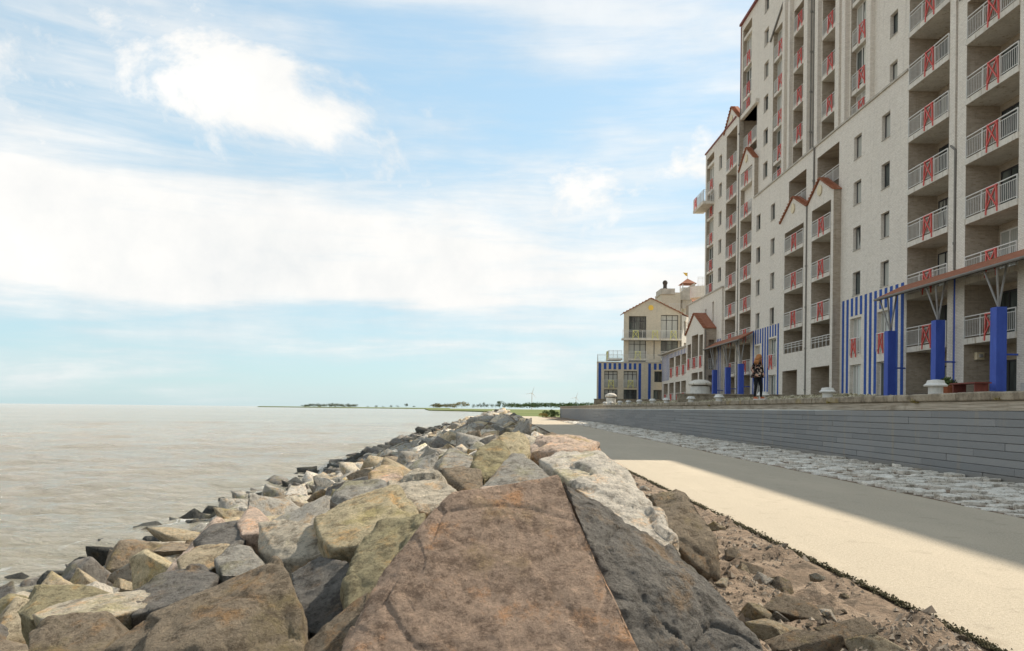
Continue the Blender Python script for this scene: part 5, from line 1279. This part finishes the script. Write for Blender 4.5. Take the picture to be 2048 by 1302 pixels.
# ================================================================== FAR VEGETATION
def foliage(mb, c, rx, ry, rz, n, s, r_):
    lumps = [(Vector((r_.uniform(-.6, .6), r_.uniform(-.6, .6), r_.uniform(-.5, .6))), r_.uniform(.35, .6)) for _ in range(7)]
    for k in range(n):
        l, q = r_.choice(lumps); d = Vector((r_.gauss(0, 1), r_.gauss(0, 1), r_.gauss(0, 1))).normalized() * q * r_.uniform(.6, 1) + l
        p = Vector((c[0] + d.x * rx, c[1] + d.y * ry, c[2] + d.z * rz))
        u = Vector((r_.gauss(0, 1), r_.gauss(0, 1), r_.gauss(0, 1))).normalized() * s * r_.uniform(.6, 1.3); v = u.cross(Vector((r_.gauss(0, 1), r_.gauss(0, 1), r_.gauss(0, 1)))).normalized() * s * .8
        mb.add([p - u, p + v, p + u, p - v], [(0, 1, 2, 3)])
def far_tree(label, px, pyb, Y, hpx, wpx, m, seed, group, bare=False):
    r_ = random.Random(seed); zb = inv(px, pyb, Y=Y).z; x = inv(px, pyb, Y=Y).x; h = hpx * Y / F; w_ = wpx * Y / F
    root = thing('tree', label, 'tree', (x, Y, zb), group)
    tr = MB().tube((x, Y, zb - .5), (x, Y, zb + h * .6), h * .02, 6, h * .01)
    for k in range(4): a = r_.uniform(0, 6.28); tr.tube((x, Y, zb + h * (.3 + .08 * k)), (x + math.cos(a) * w_ * .3, Y + math.sin(a) * w_ * .3, zb + h * (.55 + .1 * k)), h * .012, 5, h * .004)
    obj('trunk', tr, 'bark', root, fix=False)
    mb = MB(); foliage(mb, (x, Y, zb + h * .5), w_ * .62, w_ * .62, h * .5, 260 if bare else 420, h * .05, r_); obj('crown', mb, m, root, fix=False)
r_ = random.Random(31)
for k, (px, hp, wp) in enumerate([(905, 10, 14), (914, 12, 14), (924, 13, 15), (934, 11, 13)]):
    far_tree('golden tree in the clump on the far shore', px, 815, 1150, hp, wp, 'leaf_gold', 40 + k, 'golden trees on the far shore')
for k in range(7): far_tree('thin greyish tree in the open row on the far shore', 948 + 7.2 * k, 815.5, 1200, r_.uniform(8, 12), 9, 'leaf_grey', 60 + k, 'thin trees on the far shore', True)
for k in range(3): far_tree('taller green tree in front of the far wood', 1000 + 9 * k, 816, 1100, [14, 12, 11][k], 11, 'leaf_green', 80 + k, 'taller trees before the far wood')
for k, (px, hp, wp) in enumerate([(1135, 13, 10), (1160, 11, 10), (1183, 10, 9)]): far_tree('dark green tree near the end of the terrace wall', px, 817, 420, hp, wp, 'leaf_green', 90 + k, 'dark trees by the wall end')
for k, px in enumerate([735, 752, 766, 782, 795, 812, 828]): far_tree('tiny isolated tree on the low spit', px, 815, 2200, [3, 5, 3, 5, 4, 8, 4][k], 7, 'leaf_grey', 110 + k, 'tiny trees on the low spit')
def wood(label, px0, px1, pyb, Y, hpx, m, seed, dens=14):
    r_ = random.Random(seed); mb = MB(); n = int((px1 - px0) / 4)
    for k in range(n):
        px = px0 + (px1 - px0) * (k + .5) / n; c = inv(px, pyb, Y=Y); h = hpx * Y / F * r_.uniform(.8, 1.15)
        foliage(mb, (c.x, Y + r_.uniform(-20, 20), c.z + h * .5), h * .7 + 4 * Y / F, 12, h * .55, dens * 10, h * .10, r_)
    o = kind(obj('far_wood', mb, m, fix=False), 'stuff'); tag(o, label, 'wood')
wood('grey green wooded block on the far spit', 604, 655, 813.5, 2500, 6, 'leaf_grey', 1); wood('second grey green wooded block on the far spit', 657, 714, 814, 2450, 7, 'leaf_grey', 2)
wood('brownish flat-topped wood at the point of the far shore', 863, 906, 815.5, 1200, 9, 'leaf_gold_dark', 3); wood('long green wood behind the far fields', 1020, 1195, 815.5, 1250, 10, 'leaf_green', 4)
def bush(label, x, Y, z, w_, h, seed, m='leaf_green'):
    r_ = random.Random(seed); root = thing('bush', label, 'bush', (x, Y, z), 'bushes at the wall end'); mb = MB(); foliage(mb, (x, Y, z + h * .5), w_ * .6, w_ * .6, h * .55, 700, h * .07, r_); obj('foliage', mb, m, root, fix=False)
    st = MB()
    for k in range(5): a = r_.uniform(0, 6.28); st.tube((x, Y, z - .05), (x + math.cos(a) * w_ * .25, Y + math.sin(a) * w_ * .25, z + h * .6), .03, 5, .012)
    obj('stem', st, 'bark', root, fix=False)
bush('rounded green bush against the far end of the wall', 9.0, 131, 0, 1.6, 1.3, 1); bush('low yellowish bush beside the path end', 7.2, 134, 0, 1.6, .8, 2, 'leaf_gold')
bush('green bush left of the wall end', 8.0, 136, 0, 2.0, 1.1, 3)
def turbine(label, px, py, Y, R_):
    c = inv(px, py, Y=Y); root = thing('wind_turbine', label, 'turbine', (c.x, Y, 0), 'wind turbines on the horizon')
    obj('tower', MB().tube((c.x, Y, -1), (c.x, Y, c.z), 2.2, 8, 1.3), 'white_metal', root); obj('nacelle', MB().box(c.x - 1.6, c.x + 1.6, Y - 5, Y + 3, c.z - 1.5, c.z + 1.7), 'white_metal', root)
    for k in range(3):
        a = R(20 + 120 * k); d = Vector((math.sin(a), 0, math.cos(a))); obj('blade', MB().tube(Vector((c.x, Y - 5.5, c.z)), Vector((c.x, Y - 5.5, c.z)) + d * R_, 1.4, 5, .4), 'white_metal', root)
turbine('thin wind turbine on the horizon left of the striped annexe', 1064, 786, 3200, 26); turbine('tiny wind turbine close to the terrace wall end', 1152, 795, 3600, 24)

# ================================================================== PERSON
def person():
    foot = Vector((10.06, inv(1515, 800, X=10.06).y, 1.85)); yaw = R(-62)            # chest turned towards the path and to the right
    root = thing('person', 'woman in floral black top and dark jeans standing on the wall', 'person', foot)
    f = Vector((math.cos(yaw), math.sin(yaw), 0)); l = Vector((-f.y, f.x, 0)) * -1   # l points to the picture's left
    def W(a, s, z): return foot + f * a + l * s + Vector((0, 0, z))
    J = {'pel': (0, 0, .95, .135), 'waist': (.0, 0, 1.10, .115), 'chest': (.0, 0, 1.32, .135), 'neck': (.03, 0, 1.49, .055), 'head': (.08, -.01, 1.585, .085), 'top': (.085, -.02, 1.69, .075),
         'hl': (0, .10, .88, .10), 'kl': (.03, .13, .50, .065), 'al': (-.02, .14, .10, .045), 'tl': (.13, .15, .03, .035),
         'hr': (0, -.10, .88, .10), 'kr': (.07, -.12, .50, .065), 'ar': (.02, -.16, .11, .045), 'tr': (.15, -.22, .05, .035),
         'sl': (0, .17, 1.42, .065), 'el': (-.06, .27, 1.17, .048), 'wl': (.08, .20, .97, .036), 'ml': (.13, .165, .93, .038),
         'sr': (0, -.17, 1.42, .065), 'er': (.02, -.23, 1.15, .048), 'wr': (.19, -.10, 1.02, .036), 'mr': (.24, -.05, .98, .038)}
    E_ = [('pel', 'waist'), ('waist', 'chest'), ('chest', 'neck'), ('neck', 'head'), ('head', 'top'), ('pel', 'hl'), ('hl', 'kl'), ('kl', 'al'), ('al', 'tl'), ('pel', 'hr'), ('hr', 'kr'), ('kr', 'ar'), ('ar', 'tr'),
          ('chest', 'sl'), ('sl', 'el'), ('el', 'wl'), ('wl', 'ml'), ('chest', 'sr'), ('sr', 'er'), ('er', 'wr'), ('wr', 'mr')]
    for sd, sg in (('l', 1), ('r', -1)):
        m_ = J['m' + sd]
        for k in range(4):
            o_ = (k - 1.5) * .02; nm = 'f%s%d' % (sd, k); J[nm] = (m_[0] + .05, m_[1] + o_ * .6 - .012 * sg, m_[2] - .03 + o_ * .5, .0095); J[nm + 'b'] = (m_[0] + .07, m_[1] + o_ * .6 - .03 * sg, m_[2] - .065 + o_ * .4 + (.008 if k in (1, 2) else 0) * -1, .008)
            E_ += [('m' + sd, nm), (nm, nm + 'b')]
        J['t' + sd + 'h'] = (m_[0] + .02, m_[1] - .035 * sg, m_[2] + .02, .011); E_.append(('m' + sd, 't' + sd + 'h'))
    names = list(J); me = bpy.data.meshes.new('body'); me.from_pydata([W(*J[n][:3]) - foot for n in names], [(names.index(a), names.index(b)) for a, b in E_], [])
    o = bpy.data.objects.new('body', me); C.objects.link(o)
    sk = o.modifiers.new('s', 'SKIN'); sk.use_smooth_shade = True
    for i, n in enumerate(names): me.skin_vertices[0].data[i].radius = (J[n][3],) * 2; me.skin_vertices[0].data[i].use_root = (n == 'pel')
    sb = o.modifiers.new('d', 'SUBSURF'); sb.levels = 2; sb.render_levels = 2
    dg = bpy.context.evaluated_depsgraph_get(); m2 = bpy.data.meshes.new_from_object(o.evaluated_get(dg)); bpy.data.objects.remove(o)
    m2.materials.clear()
    for n in ('skin_tone', 'floral_black', 'jeans_black', 'shoe_orange'): m2.materials.append(MATS[n])
    hands = [W(*J['ml'][:3]) - foot, W(*J['mr'][:3]) - foot]
    for p in m2.polygons:
        c = p.center; p.use_smooth = True
        if min((c - h).length for h in hands) < .085 and c.z < 1.03: p.material_index = 0
        elif c.z > 1.475: p.material_index = 0
        elif c.z > .90: p.material_index = 1
        elif c.z > .115: p.material_index = 2
        else: p.material_index = 3
    obj('body', m2, None, root, loc=foot)
    # loose blouse over the hips, flaring out behind on the left
    n = 18; vs = []; fs = []
    prof = [(1.44, .11, .19), (1.30, .155, .205), (1.12, .15, .19), (.98, .17, .21), (.87, .19, .235)]
    for j, (z, ra, rs) in enumerate(prof):
        for k in range(n):
            a = 2 * math.pi * k / n; fl = 1 + (.10 * math.sin(5 * a) + .45 * max(0, math.cos(a - 2.3)) ** 3) * max(0, (1.2 - z) / .33)
            vs.append(W(math.cos(a) * ra * fl + .01, math.sin(a) * rs * fl, z + .02 * math.sin(3 * a) * (j > 2)) )
    for j in range(len(prof) - 1):
        for k in range(n): fs.append((j * n + k, j * n + (k + 1) % n, (j + 1) * n + (k + 1) % n, (j + 1) * n + k))
    mb = MB(); mb.add(vs, fs); ob = obj('blouse', mb, 'floral_black', root, smooth=True, fix=True)
    so = ob.modifiers.new('t', 'SOLIDIFY'); so.thickness = .012
    # hair: cap and long strands hanging forward over the face side
    mb = MB(); hc = W(.07, -.01, 1.63); r_ = random.Random(2)
    def ell(c, r3, n1=10, n2=14):
        vs = [(c.x + r3[0] * math.sin(math.pi * i / n1) * math.cos(2 * math.pi * j / n2), c.y + r3[1] * math.sin(math.pi * i / n1) * math.sin(2 * math.pi * j / n2), c.z + r3[2] * math.cos(math.pi * i / n1)) for i in range(n1 + 1) for j in range(n2)]
        mb.add(vs, [(i * n2 + j, i * n2 + (j + 1) % n2, (i + 1) * n2 + (j + 1) % n2, (i + 1) * n2 + j) for i in range(n1) for j in range(n2)])
    ell(W(.055, .0, 1.665), (.115, .115, .125))
    for k in range(70):
        a = r_.uniform(R(30), R(330)); s0 = W(.055 + math.cos(a) * .09, math.sin(a) * .10, 1.69); s1 = W(.04 + math.cos(a) * .12, math.sin(a) * .13 + .03, 1.54); s2 = W(.05 + math.cos(a) * .14, math.sin(a) * .15 + .06 + r_.uniform(-.02, .02), 1.40 + r_.uniform(-.05, .06))
        mb.tube(s0, s1, .022, 5, .02); mb.tube(s1, s2, .02, 5, .006)
    obj('hair', mb, 'hair', root, smooth=True)
    fc = W(.165, -.02, 1.60); mb = MB(); mb.tube(W(.155, -.02, 1.625), W(.185, -.02, 1.60), .011, 6, .016); obj('nose', mb, 'skin_tone', root)
    mb = MB()
    for s in (-.035, .03): mb.tube(W(.155, s - .02, 1.635), W(.167, s - .02, 1.635), .012, 6)
    obj('eyes', mb, 'dark_frame', root)
    mb = MB(); mb.tube(W(.155, -.045, 1.565), W(.155, .005, 1.565), .010, 6); obj('mouth', mb, 'red_metal', root)
    for s, (ta, ts, z) in (('l', (.05, .145, 0)), ('r', (.085, -.19, .012))):
        mb = MB(); n = 14; base = [(math.cos(2 * math.pi * k / n) * .135 + ta, math.sin(2 * math.pi * k / n) * .055 + ts) for k in range(n)]
        mb.add([W(a, b_, z) for a, b_ in base] + [W(a, b_, z + .032) for a, b_ in base], [tuple(range(n))[::-1], tuple(range(n, 2 * n))] + [(k, (k + 1) % n, n + (k + 1) % n, n + k) for k in range(n)]); so_ = obj('shoe_sole', mb, 'shoe_sole', root)
        mb = MB(); mb.add([W(ta + (a - ta) * .93, ts + (b_ - ts) * .93, z + .033) for a, b_ in base] + [W(ta - .02 + (a - ta) * .55, ts + (b_ - ts) * .7, z + .10) for a, b_ in base], [tuple(range(n, 2 * n))] + [(k, (k + 1) % n, n + (k + 1) % n, n + k) for k in range(n)]); obj('shoe', mb, 'shoe_orange', root, smooth=True)
person()
